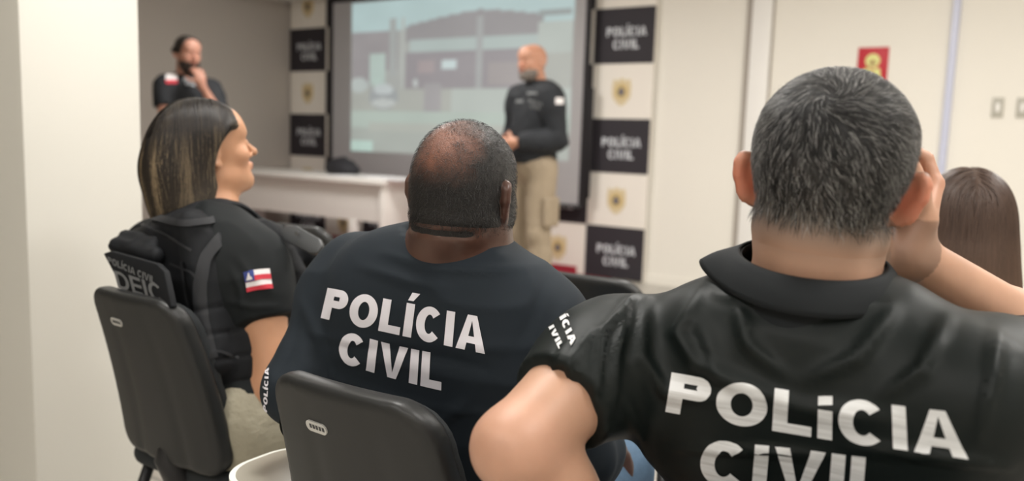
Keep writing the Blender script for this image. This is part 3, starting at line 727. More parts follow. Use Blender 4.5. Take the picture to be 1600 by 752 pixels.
def leg_prims(J, B, side):
    hp, kn, an, to = (V(*J[k+side]) for k in ('hp', 'kn', 'an', 'to')); g = B.get('leg', 1.)
    return [cone(hp, kn, .088*g, .060*g, .04), cone(kn, kn+(an-kn)*.35, .058*g, .057*g, .02), cone(kn+(an-kn)*.3, an, .056*g, .036*g, .02), cone(an, to, .036*g, .028*g, .02)]
def shoes(J, t, az, m='shoe'):
    for sd in 'LR':
        an, to = V(*J['an'+sd]), V(*J['to'+sd]); d = nrm((to-an)*V(1, 1, 0)); a_ = V(an[0], an[1], .045)
        prs = [cone(a_-d*.03, a_+d*.17, .045, .038, .03), cone(an+V(0, 0, .06), a_, .05, .046, .03), ell(a_+d*.15+V(0, 0, -.01), (.045, .06, .035), None, .03)]
        F_, (v, f) = mesh_of(prs, .010, planes=[((0, 0, .003), (0, 0, -1)), (an+V(0, 0, .10), (0, 0, 1))]); mk('shoe', v, f, M[m], t)
def trousers(J, B, t, m, h=.012, shorty=0):
    pr = [torso_prims(J, B)[0][0]]+leg_prims(J, B, 'L')[:3]+leg_prims(J, B, 'R')[:3]
    pel, c7 = V(*J['pelvis']), V(*J['c7']); up = nrm(c7-pel)
    F_, (v, f) = mesh_of(pr, h, .012, planes=[(pel+up*.10, up), ((0, 0, .07), (0, 0, -1))])
    n = normals(v, f); v = v+n*(vnoise(v*V(1, 1, .6), 14, 2)*.005+vnoise(v, 30, 5)*.0025)[:, None]
    return mk('trousers', v, f, m, t)
def crease(v, n, seed, sc=11, amp=.004, ax=(1, 1, 1)):
    q = v*np.array(ax); r = 1-np.abs(vnoise(q, sc, seed)); return v+n*((r*r-.45)*amp)[:, None]

def ring_band(name, ctr, fr, r1, r2, z1, z2, th, m, parent, a0=0, a1=360, n=64, wav=None):
    """a cloth band round the neck; r1,z1 upper edge, r2,z2 lower edge (functions of angle allowed)"""
    A = np.radians(np.linspace(a0, a1, n+1)); rows = 7; vo = []
    for side_ in (0, 1):
        for k in range(rows):
            t = k/(rows-1); row = []
            for a in A:
                ra = np.array(r1(a) if callable(r1) else r1); rb = np.array(r2(a) if callable(r2) else r2)
                za = z1(a) if callable(z1) else z1; zb = z2(a) if callable(z2) else z2
                bl = .005*math.sin(math.pi*t); r_ = ra*(1-t)+rb*t+bl*.6; zz = za*(1-t)+zb*t+bl*.3
                r_ = r_-side_*th; row.append(ctr+fr@V(r_[0]*math.sin(a), -r_[1]*math.cos(a), zz))
            vo.append(row)
    v = np.array(vo).reshape(-1, 3); N = n+1; f = []
    for s_ in (0, 1):
        for k in range(rows-1):
            for j in range(n):
                i = (s_*rows+k)*N+j; q = (i, i+1, i+N+1, i+N); f.append(q if s_ == 0 else q[::-1])
    def strip(r0, r1_):
        for j in range(n): i, k_ = r0*N+j, r1_*N+j; f.append((i, k_, k_+1, i+1))
    strip(0, rows); strip(2*rows-1, rows-1)
    for j in (0, n):
        for k in range(rows-1): a_, b_ = k*N+j, (rows+k)*N+j; f.append((a_, a_+N, b_+N, b_) if j == 0 else (a_, b_, b_+N, a_+N))
    return mk(name, v, np.array(f), m, parent)

def dbg(n, J, hc):
    pass
def eyes(t, body, hc, hf, s=.95):
    e = MB()
    for x in (-.031, .031):
        c = np.array(hc)+hf@(V(x, .0795, .003)*s)
        F_, (v, f) = mesh_of([ell(c, V(.0115, .0115, .0115)*s)], .004); mk('eye', v, f, M['eye'], body)

SK = {'M': (.085, .041, .029), 'R': (.50, .285, .19), 'W': (.52, .27, .155), 'S': (.52, .26, .17), 'L': (.50, .25, .18), 'H': (.55, .33, .24)}

# ---------------------------------------------------------------- the bald-crowned man (middle)
def man_middle():
    A = loc_fn((-.80, 1.065), 0)
    J = dict(pelvis=A(.0, .02, .50), c7=A(.03, -.065, .940), shL=A(-.195, -.04, .875), shR=A(.160, -.02, .838), elL=P(468, 612, 1.33), wrL=A(-.12, .24, .62),
             elR=P(900, 715, 1.22), wrR=P(928, 692, 1.42), hpL=A(-.10, .04, .50), hpR=A(.10, .04, .50), knL=A(-.20, .42, .50), knR=P(964, 722, 1.60), anL=A(-.2, .42, .10), anR=P(964, 722, 1.60)*V(1, 1, 0)+V(0, 0, .10), toL=A(-.22, .55, .05), toR=P(964, 722, 1.60)*V(1, 1, 0)+V(.02, .13, .05))
    B = dict(w=1.18, d=1.1, arm=1.12, trap=1.1, sho=1.12)
    t = empty('person', A(0, 0, 0), 0, 'seated man with a bald crown in a navy shirt, white lettering across its back', 'person')
    hc = A(.060, -.075, 1.036); hf = frame_az(-16, -2, 2); hs = .96
    hp = head_prims(hc, hf, hs, ear_out=18, jaw=1.1, wide=.97)
    neck = [cone(hc+hf@V(0, -.028, -.040), J['c7']+V(0, .0, -.03), .066, .078, .02), cone(hc+hf@V(0, .0, -.05), J['c7']+V(0, .035, -.05), .062, .07, .02)]
    nf = Fld(hc-.17, hc+.17, .005).addall(neck+hp[:6]); fp = []
    for a_ in np.linspace(-62, 40, 15):
        o_ = hc+hf@V(0, -.02, -.048-.006*math.cos(R_(a_))); d_ = hf@V(math.sin(R_(a_)), -math.cos(R_(a_)), 0); q_ = o_+d_*np.linspace(.02, .14, 121)[:, None]; fp.append(q_[int(np.argmax(nf.samp(q_) > 0))])
    fold = [cone(p0, p1, .0042, .0042, .004, op='sub') for p0, p1 in zip(fp, fp[1:])]
    tp, tf = torso_prims(J, B); arms = arm_prims(J, B, 'L')+arm_prims(J, B, 'R')
    hands = hand_prims(J['wrL'], A(.3, .6, -.1)-A(0, 0, 0), (0, 0, -1), (1, -.2, 0), 1., (25, 25, 28, 30))+hand_prims(J['wrR'], A(-.1, .6, -.25)-A(0, 0, 0), (0, 0, -1), (-1, -.2, 0), 1., (25, 25, 28, 30))
    legs = leg_prims(J, B, 'L')+leg_prims(J, B, 'R')
    body = tp+arms+hands+legs+neck+hp+fold
    F_, (v, f) = mesh_of(body, .0085, fine=[(2, .90, 1.3, .004), (0, hc[0]-.13, hc[0]+.13, .004), (1, hc[1]-.14, hc[1]+.15, .004), (0, J['wrR'][0]-.12, J['wrR'][0]+.08, .004)])
    earR = hc+hf@V(.09, -.01, -.01); 
    L_ = (v-hc)@hf; c = skin_cols(v, SK['M'], marks=[(hc+hf@V(0, -.02, .115), .075, (.16, .072, .05), .7), (earR, .04, (.11, .04, .03), .6)])
    c *= (1+.18*vnoise(v, 45, 4))[:, None]
    mk('body', v, f, M['skin_dark'], t, cols=c)
    # cropped hair: thin over the crown, thick at the sides and the nape
    hfld = Fld(hc-.16, hc+.17, .0042).addall(neck+head_prims(hc, hf, hs, jaw=1.1, wide=.97, ears=(0, 0)))
    X, Y, Z = hfld.grid(); lx = sum((g-hc[i])*hf[i, 0] for i, g in enumerate((X, Y, Z))); ly = sum((g-hc[i])*hf[i, 1] for i, g in enumerate((X, Y, Z))); lz = sum((g-hc[i])*hf[i, 2] for i, g in enumerate((X, Y, Z)))
    th = .0024*np.clip((lz+.042)/.006, -1, 1); th = np.minimum(th, .0024*np.clip((.062-ly-.25*np.clip(lz, 0, 1))/.01, -1, 1))
    ear_cut = np.clip((np.sqrt((np.abs(lx)-.085)**2+(ly+.004)**2*1.+(lz+.012)**2*.7)-.026)/.006, -1, 1); th = np.minimum(th, .0024*ear_cut)
    raw = hfld.D.copy(); hfld.D = raw-th.astype(np.float32); v, f = hfld.mesh(2)
    L_ = (v-hc)@hf; bald = np.clip(1.3-1.1*np.sqrt(((L_[:, 0]+.006)/.056)**2+((L_[:, 1]+.075)/.07)**2+((L_[:, 2]-.064)/.056)**2)+.25*vnoise(v, 40, 9)+.12*vnoise(v, 110, 3), 0, 1)*np.clip((L_[:, 2]+.005)/.05, 0, 1)
    hairc = np.array((.014, .0125, .012)); c = hairc*(1-bald[:, None]*.80)+np.array((.23, .095, .06))*bald[:, None]*.80
    c = c*(1+.2*vnoise(v, 60, 8))[:, None]
    seeds = v[rng.integers(0, len(v), 15000)]; Ls = (seeds-hc)@hf; bs = np.clip(1.35-np.sqrt(((Ls[:, 0]+.006)/.056)**2+((Ls[:, 1]+.075)/.07)**2+((Ls[:, 2]-.064)/.056)**2), 0, 1)*np.clip((Ls[:, 2]+.005)/.05, 0, 1)
    keep = (rng.random(len(seeds)) > bs*.88) & (Ls[:, 2] > -.05); seeds = seeds[keep]
    g = rng.random(len(seeds)); sc = np.stack([.012+.05*g**6]*3, 1)*np.array((1, .95, .92))
    def flow(p, k): q = (p-(hc+hf@V(.0, -.03, .1))); return q/np.linalg.norm(q, axis=1)[:, None]+V(0, 0, -.5)
    sv, sf, scs = strands('s', 0, 0, hfld, seeds, flow, 2, .0035, .00035, sc, lift=.0006, wob=.8, tip_lift=.0016)
    vv, ff, cc = merge((v, f, c), (sv, sf, scs)); h = mk('hair', vv, ff, M['buzz'], t, cols=cc); h['label'] = 'very short black hair thinning to a bald brown crown'
    # shirt
    arms_s = []
    for sd in 'LR':
        wr, el = J['wr'+sd], J['el'+sd]; arms_s += arm_prims(J, B, sd)[:3]+[cone(el+(wr-el)*.3, wr, .046*1.12, .034*1.12, .02, cut=[(wr-(wr-el)*.10, nrm(wr-el))])]
    sp = tp+arms_s+[ell(A(0, -.075, .78), (.19, .07, .15), None, .05)]
    F_, (v, f) = mesh_of(sp, .0065, .010, planes=[(J['pelvis']+V(0, 0, -.06), (0, 0, -1))], subs=[cone(J['c7']+V(0, .02, -.035), J['c7']+V(0, .0, .09), .068, .076, .012, op='sub')])
    n = normals(v, f); v = crease(v, n, 3, 9, .004, (1, 1, 2.2)); v = v+n*(vnoise(v, 7, 6)*.004)[:, None]
    FL = [([(600, 395), (680, 420), (760, 425), (820, 418)], 7, 5), ([(560, 415), (640, 440), (700, 452)], 8, 4), ([(470, 470), (500, 530), (510, 600)], 9, 5), ([(540, 545), (600, 545), (690, 560), (760, 575)], 6, -6), ([(485, 520), (530, 530), (600, 540)], 7, 5),
          ([(480, 570), (540, 600), (610, 625), (680, 650)], 8, 5), ([(850, 440), (830, 500), (800, 560)], 9, -4), ([(470, 610), (520, 590), (560, 600)], 6, 4), ([(425, 600), (450, 560), (470, 500)], 8, -5), ([(640, 700), (690, 660), (740, 620)], 9, 5), ([(880, 480), (860, 560), (800, 640)], 8, 5)]
    v = folds(v, normals(v, f), FL); sh = mk('shirt', v, f, M['navy'], t)
    bv = bvh_of(v, f)
    g1, W1 = line('POLÍCIA', 1.0, .30, .11); g2, W2 = line('CIVIL', 1.0, .30, .11)
    pr = [to_quad(g, W1, ((502, 497), (758, 553), (761, 497), (513, 450)), 0) for g in g1]+[to_quad(g, W2, ((527, 563), (690, 610), (692, 553), (535, 517)), 3) for g in g2]
    drape('lettering', pr, bv, M['print_w'], sh)
    g3, W3 = line('POLÍCIA', .8, .25, .1); drape('sleeve_print', [to_quad(g, W3, ((418, 645), (421, 575), (415, 576), (412, 640))) for g in g3], bv, M['print_w'], sh)
    # crew collar
    ring_band('collar', J['c7']+V(0, .012, -.022), frame_az(0, 14), (.081, .083), (.090, .093), .008, -.014, .005, M['navy'], sh)
    trousers(J, B, t, M['jeans']); shoes(J, t, 0)
    finish(t); dbg('M', J, hc)
man_middle()

def loc_grid(fld, hc, hf):
    G = fld.grid(); return [sum((G[i]-hc[i])*hf[i, a] for i in range(3)) for a in range(3)]
# ---------------------------------------------------------------- the grey-haired man in the polo shirt (right)
def man_right():
    A = loc_fn((-.175, 1.02), -5)
    c7 = P(1262, 452, .905)
    J = dict(pelvis=A(0, .03, .50), c7=c7, shL=P(962, 548, 1.0), shR=P(1535, 628, .80), elL=P(802, 700, .86), wrL=P(985, 880, .98), elR=P(1645, 560, 1.05), wrR=P(1408, 392, .935),
             hpL=A(-.10, .06, .50), hpR=A(.10, .06, .50), knL=A(-.17, .46, .52), knR=A(.15, .48, .52), anL=A(-.16, .46, .10), anR=A(.16, .50, .10), toL=A(-.17, .60, .05), toR=A(.18, .64, .05))
    B = dict(w=1.10, d=1.0, armL=1.03, dropR=.045, dropL=.014, armR=1.06, arm=1.0, trap=.83, sho=.95)
    t = empty('person', A(0, 0, 0), 0, 'seated man with cropped grey hair in a black polo, one hand raised to his temple', 'person')
    hc = P(1294, 285, .895); hf = frame_az(-10, 1, 5); hs = .965
    hp = head_prims(hc, hf, hs, ear_out=58, jaw=1.06, wide=1.0, ear_s=.93)
    neck = [cone(hc+hf@V(-.007, -.026, -.045), c7+V(0, .012, -.02), .057, .063, .02), cone(hc+hf@V(0, .01, -.05), c7+V(0, .045, -.03), .056, .062, .03)]
    tp, tf = torso_prims(J, B); arms = arm_prims(J, B, 'L')+arm_prims(J, B, 'R')
    # raised hand: knuckles out to the right, fingers closing over the temple
    k = P(1434, 314, .965); hd = hand_prims(J['wrR'], k-J['wrR'], -cR+.15*cF, -cF+.1*cU, .98, (48, 52, 55, 60), 1.15, .05, (35, .55))
    hl = hand_prims(J['wrL'], J['wrL']-J['elL'], -cU+.3*cR, (0, 1, 0), 1., (25, 25, 25, 28))
    body = tp+arms+hd+hl+leg_prims(J, B, 'L')+leg_prims(J, B, 'R')+neck+hp
    zf = hc[2]-.16
    F_, (v, f) = mesh_of(body, .0085, fine=[(2, zf, 1.4, .0034), (0, hc[0]-.13, hc[0]+.26, .0029), (1, hc[1]-.16, hc[1]+.17, .0036), (0, J['elL'][0]-.08, J['elL'][0]+.1, .006), (2, .7, zf, .006)])
    L_ = (v-hc)@hf; eL = hc+hf@V(-.088, -.02, -.008)*hs; eR = hc+hf@V(.088, -.02, -.008)*hs
    c = skin_cols(v, SK['R'], marks=[(eL, .036, (.62, .20, .12), .85), (eR, .036, (.62, .20, .12), .85), (k, .05, (.60, .27, .18), .6), (J['elL'], .05, (.60, .30, .22), .5)])
    # clipped fade: the stubble colours the skin at the nape and sides
    fade = np.clip((L_[:, 2]+.105)/.05, 0, 1)*(L_[:, 1] < .03)*(np.linalg.norm(v-eL, axis=1) > .03)*(np.linalg.norm(v-eR, axis=1) > .03)*(np.abs(L_[:, 0]) < .1)*(L_[:, 1] > -.2)*(L_[:, 2] < .2)
    c = c*(1-.55*fade[:, None])+np.array((.22, .17, .14))*.55*fade[:, None]
    beard = (L_[:, 2] < -.03)*(L_[:, 1] > .0)*(L_[:, 2] > -.13)*(np.linalg.norm(L_, axis=1) < .16); c = np.where(beard[:, None] > 0, c*.55, c)
    mk('body', v, f, M['skin'], t, cols=c*(1+.05*vnoise(v, 50, 4))[:, None])
    # hair
    hfld = Fld(hc-.17, hc+.18, .0038).addall(neck+head_prims(hc, hf, hs, jaw=1.06, ears=(0, 0))); lx, ly, lz = loc_grid(hfld, hc, hf)
    e1 = np.sqrt((np.abs(lx)-.086)**2+((ly+.014)*1.1)**2+((lz+.012)*.9)**2)
    top = .0095*np.clip((lz+.02)/.09, 0, 1)**.8+.0018
    th = top*np.clip((lz+.075)/.035, 0, 1)-.0016+.0020*np.clip((lz+.090)/.03, 0, 1); th = np.minimum(th, np.clip((e1-.031)*.5, -.004, .02)); th = np.minimum(th, np.clip((.060-ly-.2*np.clip(.08-lz, 0, 1))*.5, -.004, .02))
    raw = hfld.D.copy(); hfld.D = raw-th.astype(np.float32); v, f = hfld.mesh(2); n = normals(v, f)
    L_ = (v-hc)@hf; up = np.clip((L_[:, 2]+.055)/.085, 0, 1)
    dark = np.array((.018, .017, .018)); mid = np.array((.21, .185, .165)); c = mid*(1-up[:, None])+dark*up[:, None]; c = c*(1+.3*vnoise(v, 110, 8)*up)[:, None]
    low = np.clip((-.035-L_[:, 2])/.035, 0, 1)[:, None]; c = c*(1-low)+np.array((.41, .245, .17))*low
    seeds = v[rng.integers(0, len(v), 60000)]; Ls = (seeds-hc)@hf; seeds = seeds[(Ls[:, 2] > -.045) & (rng.random(len(seeds)) < np.clip((Ls[:, 2]+.05)/.05, .12, 1))]; Ls = (seeds-hc)@hf
    g = rng.random(len(seeds)); grey = np.where(g > .88, .42, np.where(g > .72, .10, .010)); side = np.clip((np.abs(Ls[:, 0])-.045)/.03, 0, 1)*(rng.random(len(seeds)) > .4); grey = grey*(1-side*.5)+.26*side*.5
    sc = grey[:, None]*np.array((1.0, .97, .95))
    wc = hc+hf@V(-.008, -.085, .085)
    ax = nrm(wc-hc); 
    def flow(p, kk):
        q = p-wc; q = q-(q@ax)[:, None]*ax; r = np.linalg.norm(q, axis=1)[:, None]+1e-4; rad = q/r; sw = np.cross(ax, rad); a_ = np.clip(1-r/.09, 0, 1)
        tuft = np.stack([vnoise(p, 45, 1), vnoise(p, 45, 2), vnoise(p, 45, 3)], 1)
        return rad+sw*a_*1.1+V(0, 0, -.45)+tuft*.5
    sv, sf, scs = strands('s', 0, 0, hfld, seeds, flow, 4, .0030, .00022, sc, lift=.0008, wob=.30, tip_lift=.0026)
    vv, ff, cc = merge((v, f, c), (sv, sf, scs)); h = mk('hair', vv, ff, M['hair'], t, cols=cc); h['label'] = 'cropped black and grey hair, faded at the nape'
    # polo shirt
    cutR = J['shR']+(J['elR']-J['shR'])*.80; nR = nrm(J['elR']-J['shR']); cutL = J['shL']+(J['elL']-J['shL'])*.58; nL = nrm(J['elL']-J['shL'])
    am = []
    for sd, cu, nn_ in (('L', cutL, nL), ('R', cutR, nR)):
        sh, el = J['sh'+sd], J['el'+sd]; am += [cone(sh, sh+(el-sh)*.25, .057, .058, .045), cone(sh+(el-sh)*.2, el, .058, .045 if sd == 'L' else .052, .03, cut=[(cu, nn_)])]
    sp = tp+am
    F_, (v, f) = mesh_of(sp, .0058, .010, smooth=1, planes=[(J['pelvis']+V(0, 0, -.06), (0, 0, -1))], subs=[cone(c7+V(0, .02, -.03), c7+V(0, .01, .10), .060, .075, .012, op='sub')])
    n = normals(v, f); v = v+n*(vnoise(v, 8, 6)*.003)[:, None]; v = crease(v, n, 5, 8, .0025, (1, 1, 1.6))
    FL = [([(1095, 455), (1060, 520), (1090, 570), (1150, 600)], 11, 8), ([(1010, 470), (1000, 560), (1040, 610), (1120, 625)], 12, 8), ([(1150, 470), (1170, 540), (1230, 590)], 10, 6), ([(985, 470), (960, 560), (955, 640)], 8, 8),
          ([(1000, 455), (940, 520), (930, 640)], 7, 6), ([(930, 510), (890, 570), (900, 640)], 7, 5), ([(900, 520), (860, 590), (850, 640)], 6, 5), ([(1400, 480), (1340, 560), (1250, 600)], 12, 6), ([(1480, 500), (1440, 580), (1380, 620)], 10, 6),
          ([(1560, 520), (1550, 600), (1530, 680)], 11, 6), ([(1120, 460), (1250, 490), (1390, 475)], 8, 5), ([(1330, 700), (1450, 712), (1580, 730)], 7, 7), ([(1050, 700), (1200, 705), (1300, 712)], 7, 5), ([(970, 610), (1010, 700), (1030, 752)], 9, 5), ([(1090, 500), (1130, 590), (1260, 640), (1390, 655)], 14, 6)]
    v = folds(v, normals(v, f), [(a_, b_, c_*1.35) for a_, b_, c_ in FL]); sh = mk('polo_shirt', v, f, M['polo'], t); bv = bvh_of(v, f)
    g1, W1 = line('POLíCIA', 1.22, .34, .14); g2, W2 = line('CIVIL', 1.22, .34, .14)
    pr = [to_quad(g, W1, ((1040, 643), (1513, 719), (1506, 646), (1050, 582)), 3) for g in g1]+[to_quad(g, W2, ((1092, 755), (1385, 790), (1390, 718), (1098, 686)), 0) for g in g2]
    drape('lettering', pr, bv, M['print_s'], sh)
    g3, W3 = line('POLÍCIA', .85, .3, .12); g4, W4 = line('CIVIL', .85, .3, .12)
    drape('sleeve_lettering', [to_quad(g, W3, ((896, 546), (868, 494), (878, 500), (905, 534))) for g in []]+[to_quad(g, W3, ((858, 455), (892, 541), (901, 534), (868, 450))) for g in g3]+[to_quad(g, W4, ((852, 500), (874, 547), (881, 541), (860, 496))) for g in g4], bv, M['print_s'], sh)
    # cuff bands
    for cu, nn_, r_ in ((cutL, nL, .066), ):
        pass
    # collar: a folded band standing round the neck
    cf = frame_az(-5, 8, 4)
    flick = lambda a: np.array((.097+.024*math.exp(-((a+1.45)/.28)**2), .106+.012*math.exp(-((a+1.3)/.3)**2)))
    ring_band('collar', c7+V(-.004, .014, -.011), cf, (.080, .084), flick, .046, lambda a: .014+.012*math.exp(-((a+1.5)/.25)**2), .004, M['collar'], sh, -150, 150, 96)
    ring_band('collar_stand', c7+V(-.004, .014, -.011), cf, (.077, .081), (.095, .099), .044, -.034, .003, M['collar'], sh, -170, 170, 80)
    trousers(J, B, t, M['jeans']); shoes(J, t, 0); finish(t); dbg('R', J, hc)
man_right()

# ---------------------------------------------------------------- long hair helper
def long_hair(t, hc, hf, s, extra, face_cut, m, colfn, nst, label, floor_z, seeds_top=True, nseg=26, step=.011, head=None):
    fl = [ell(hc+hf@V(0, -.014, .036)*s, V(.087, .108, .094)*s, hf, .02)]+extra+face_cut
    lo, hi = bounds([p for p in fl if p.get('op') != 'sub'], .03); F_ = Fld(lo, hi, .005).addall(fl); v, f = F_.mesh(2); n = normals(v, f)
    az = np.arctan2(((v-hc)@hf)[:, 0], ((v-hc)@hf)[:, 1]); L_ = (v-hc)@hf
    rid = vnoise(np.stack([az*3.2, L_[:, 2]*2.0, 0*az], 1), 3.0, 5)+.5*vnoise(np.stack([az*9, L_[:, 2]*3.0, 0*az], 1), 3.0, 7)
    v = v+n*(rid*.0035*np.clip((.13-L_[:, 2])/.1, .1, 1))[:, None]
    base = colfn(L_, rid*.5+.5, np.full(len(v), .4))
    idx = rng.integers(0, len(v), nst*3); sd = v[idx]; Lz = ((sd-hc)@hf)[:, 2]; sd = sd[(Lz > -.10) & (n[idx] @ hf[:, 1] < .93)][:nst]
    def flow(p, k):
        L = (p-hc)@hf; top = np.clip((L[:, 2]-.06)/.05, 0, 1)[:, None]
        out = hf[:, 0]*np.sign(L[:, 0:1])*1.0-hf[:, 1]*.35
        return out*top+V(0, 0, -1)
    r1 = rng.random(len(sd)); Ls = (sd-hc)@hf; col0 = colfn(Ls, .5*vnoise(np.stack([np.arctan2(Ls[:, 0], Ls[:, 1])*15, 0*r1, 0*r1], 1), 1.6, 11)+.5, r1)
    def cfn(cc, pts, tt):
        L = (pts.reshape(-1, 3)-hc)@hf; a = np.repeat(.5*vnoise(np.stack([np.arctan2(Ls[:, 0], Ls[:, 1])*15, 0*r1, 0*r1], 1), 1.6, 11)+.5, pts.shape[1]); return colfn(L, a, np.repeat(r1, pts.shape[1])).reshape(pts.shape)
    F2 = Fld(lo, hi, .005); F2.D = F_.D
    sv, sf, sc = strands('s', 0, 0, F2, sd, flow, nseg, step, .0009, col0, cfn, lift=.0022, wob=.10)
    ok = sv[sf[:, 0], 2] > floor_z+.016*vnoise(sv[sf[:, 0]]*V(1, 1, 0), 60, 2); sf = sf[ok]
    d = F2.samp(sv[sf[:, 0]]); sf = sf[d < .012]
    vv, ff, cc = merge((v, f, base), (sv, sf, sc)); h = mk('hair', vv, ff, m, t, cols=cc); h['label'] = label; return h

# ---------------------------------------------------------------- the woman in the vest (left)
def woman_vest():
    A = loc_fn(P(365, 663, 1.78)[:2]-V(0, .0), 0); c7 = P(318, 352, 1.82)
    J = dict(pelvis=A(0, .0, .50), c7=c7, shL=P(243, 385, 1.93), shR=P(398, 405, 1.735), elL=A(-.24, .06, .62), wrL=A(-.08, .26, .62), elR=P(428, 606, 1.70), wrR=P(560, 620, 1.88),
             hpL=A(-.09, .05, .50), hpR=A(.09, .05, .50), knL=A(-.12, .46, .50), knR=A(.12, .46, .50), anL=A(-.12, .44, .10), anR=A(.13, .46, .10), toL=A(-.12, .57, .05), toR=A(.14, .59, .05))
    B = dict(w=.90, d=.95, arm=.95, trap=.75, sho=.9)
    t = empty('person', A(0, 0, 0), 0, 'seated woman in a black tactical vest, highlighted shoulder-length hair, face in profile', 'person')
    s = .92; hc = P(323, 236, 1.84); hf = frame_az(12, 14, 1)
    hp = head_prims(hc, hf, s, ear_out=22, jaw=.92, female=True, ear_s=.85)
    neck = [cone(hc+hf@V(0, -.02, -.05), c7+V(0, .02, -.02), .047, .052, .03), cone(hc+hf@V(0, .008, -.06), c7+V(0, .04, -.03), .04, .05, .03)]
    tp, tf = torso_prims(J, B)
    hands = hand_prims(J['wrL'], (.3, .9, 0), (0, 0, -1), (1, 0, 0), .9)+hand_prims(J['wrR'], (-.3, .9, 0), (0, 0, -1), (-1, 0, 0), .9)
    body = tp+arm_prims(J, B, 'L')+arm_prims(J, B, 'R')+hands+leg_prims(J, B, 'L')+leg_prims(J, B, 'R')+neck+hp
    F_, (v, f) = mesh_of(body, .0085, fine=[(2, .93, 1.35, .0038), (0, hc[0]-.12, hc[0]+.13, .0038), (1, hc[1]-.12, hc[1]+.14, .0038)])
    c = skin_cols(v, SK['W'], marks=[(hc+hf@V(0, .098, -.06)*s, .022, (.42, .13, .10), .6), (hc+hf@V(.035, .07, -.03)*s, .035, (.62, .30, .18), .5), (hc+hf@V(.03, .09, .022)*s, .012, (.12, .06, .04), .5)])
    bo = mk('body', v, f, M['skin'], t, cols=c); eyes(t, bo, hc, hf, s)
    def hcol(L, a, r):
        k = np.clip((.065-L[:, 2])/.16, 0, 1); hl = np.clip((a-.61)*7, 0, 1)*np.clip(k*2.4+.10, 0, 1)*.95; hl = np.maximum(hl, k**2*.14*(r*.8+.3)); d = np.array((.014, .011, .010)); g = np.array((.26, .195, .12)); o = d*(1-hl[:, None])+g*hl[:, None]; return o*(.65+.7*r)[:, None]
    ex = [ell(hc+hf@V(-.014, -.066, -.045)*s, V(.098, .094, .12)*s, hf, .03), ell(hc+hf@V(-.005, -.075, -.12)*s, V(.096, .082, .075)*s, hf, .03), cone(hc+hf@V(.062, .010, .05)*s, hc+hf@V(.070, -.045, -.12)*s, .019, .022, .02), cone(hc+hf@V(-.066, .03, .04)*s, hc+hf@V(-.072, .02, -.14)*s, .02, .022, .02)]
    fc = [ell(hc+hf@V(0, .112, -.042)*s, V(.105, .082, .088)*s, hf, .012, op='sub'), ell(hc+hf@V(.08, .052, -.07)*s, V(.09, .085, .12)*s, hf, .010, op='sub'), ell(hc+hf@V(.088, .0, -.13)*s, V(.052, .055, .07)*s, hf, .010, op='sub'), ell(hc+V(0, 0, -.30), (.3, .3, .135), None, .01, op='sub')]
    long_hair(t, hc, hf, s, ex, fc, M['hair'], hcol, 5200, 'shoulder-length dark hair with blonde highlights', hc[2]-.152)
    # black t-shirt
    cut = {sd: J['sh'+sd]+(J['el'+sd]-J['sh'+sd])*.47 for sd in 'LR'}; am = []
    for sd in 'LR':
        sh, el = J['sh'+sd], J['el'+sd]; am += [cone(sh, sh+(el-sh)*.25, .054, .056, .045), cone(sh+(el-sh)*.2, el, .055, .052, .03, cut=[(cut[sd], nrm(el-sh))])]
    F_, (v, f) = mesh_of(tp+am, .0065, .009, planes=[(J['pelvis']+V(0, 0, -.02), (0, 0, -1))], subs=[cone(c7+V(0, .02, -.03), c7+V(0, .02, .09), .05, .06, .01, op='sub')])
    n = normals(v, f); v = crease(v, n, 4, 14, .004, (1, 1, 1.5)); v = folds(v, normals(v, f), [([(370, 400), (400, 440), (430, 460)], 6, 4), ([(352, 470), (395, 480), (436, 478)], 4, 5), ([(360, 420), (375, 450), (380, 490)], 5, 4)])
    sh = mk('t_shirt', v, f, M['tee'], t); bv = bvh_of(v, f)
    # sleeve flag: white and red stripes with a blue corner
    q = ((386, 457), (426, 451), (421, 420), (381, 426))
    def st(a, b, c_, d_): return [to_quad(g_quad((a, c_), (b, c_), (b, d_), (a, d_), 10, 3), 1, q, -1.5)]
    fw_ = drape('flag_patch', st(0, 1, .0, 1), bv, M['flag_white'], sh, .0012)
    drape('flag_stripes', st(0, 1, 0, .22)+st(.0, 1, .48, .74), bv, M['flag_red'], fw_, .0022); drape('flag_corner', st(0, .36, .5, 1), bv, M['flag_blue'], fw_, .0030)
    drape('flag_triangle', [to_quad(g_quad((.06, .58), (.30, .58), (.19, .9), (.17, .9), 3, 3), 1, q, -1)], bv, M['flag_white'], fw_, .0038)
    ring_band('shirt_collar', c7+V(.0, .022, -.015), frame_az(5, 10), (.058, .062), (.072, .072), .022, -.012, .004, M['tee'], sh)
    # tactical vest
    up, fw, lt = tf[:, 2], tf[:, 1], tf[:, 0]
    pel = J['pelvis']; T = np.linalg.norm(c7-pel)
    def L(x, y, z): return pel+tf@V(x, y, z*T)
    vp = [tp[1], tp[2], tp[3], rbox(L(0, -.105, .62), (.135, .030, .17), .028, tf, .03), rbox(L(0, .105, .56), (.125, .030, .17), .028, tf, .03), rbox(L(0, -.09, .90), (.105, .024, .055), .02, tf, .02)]
    for x in (-.085, .085): vp += [cone(L(x, -.10, .88), L(x, -.02, 1.02), .022, .022, .02), cone(L(x, -.02, 1.02), L(x, .09, .88), .022, .024, .02)]
    armh = [cone(J['sh'+sd]+lt*(-.04 if sd == 'R' else .04)+up*.05, J['sh'+sd]+lt*(.10 if sd == 'R' else -.10)-up*.16, .072, .085, .012, op='sub') for sd in 'LR']
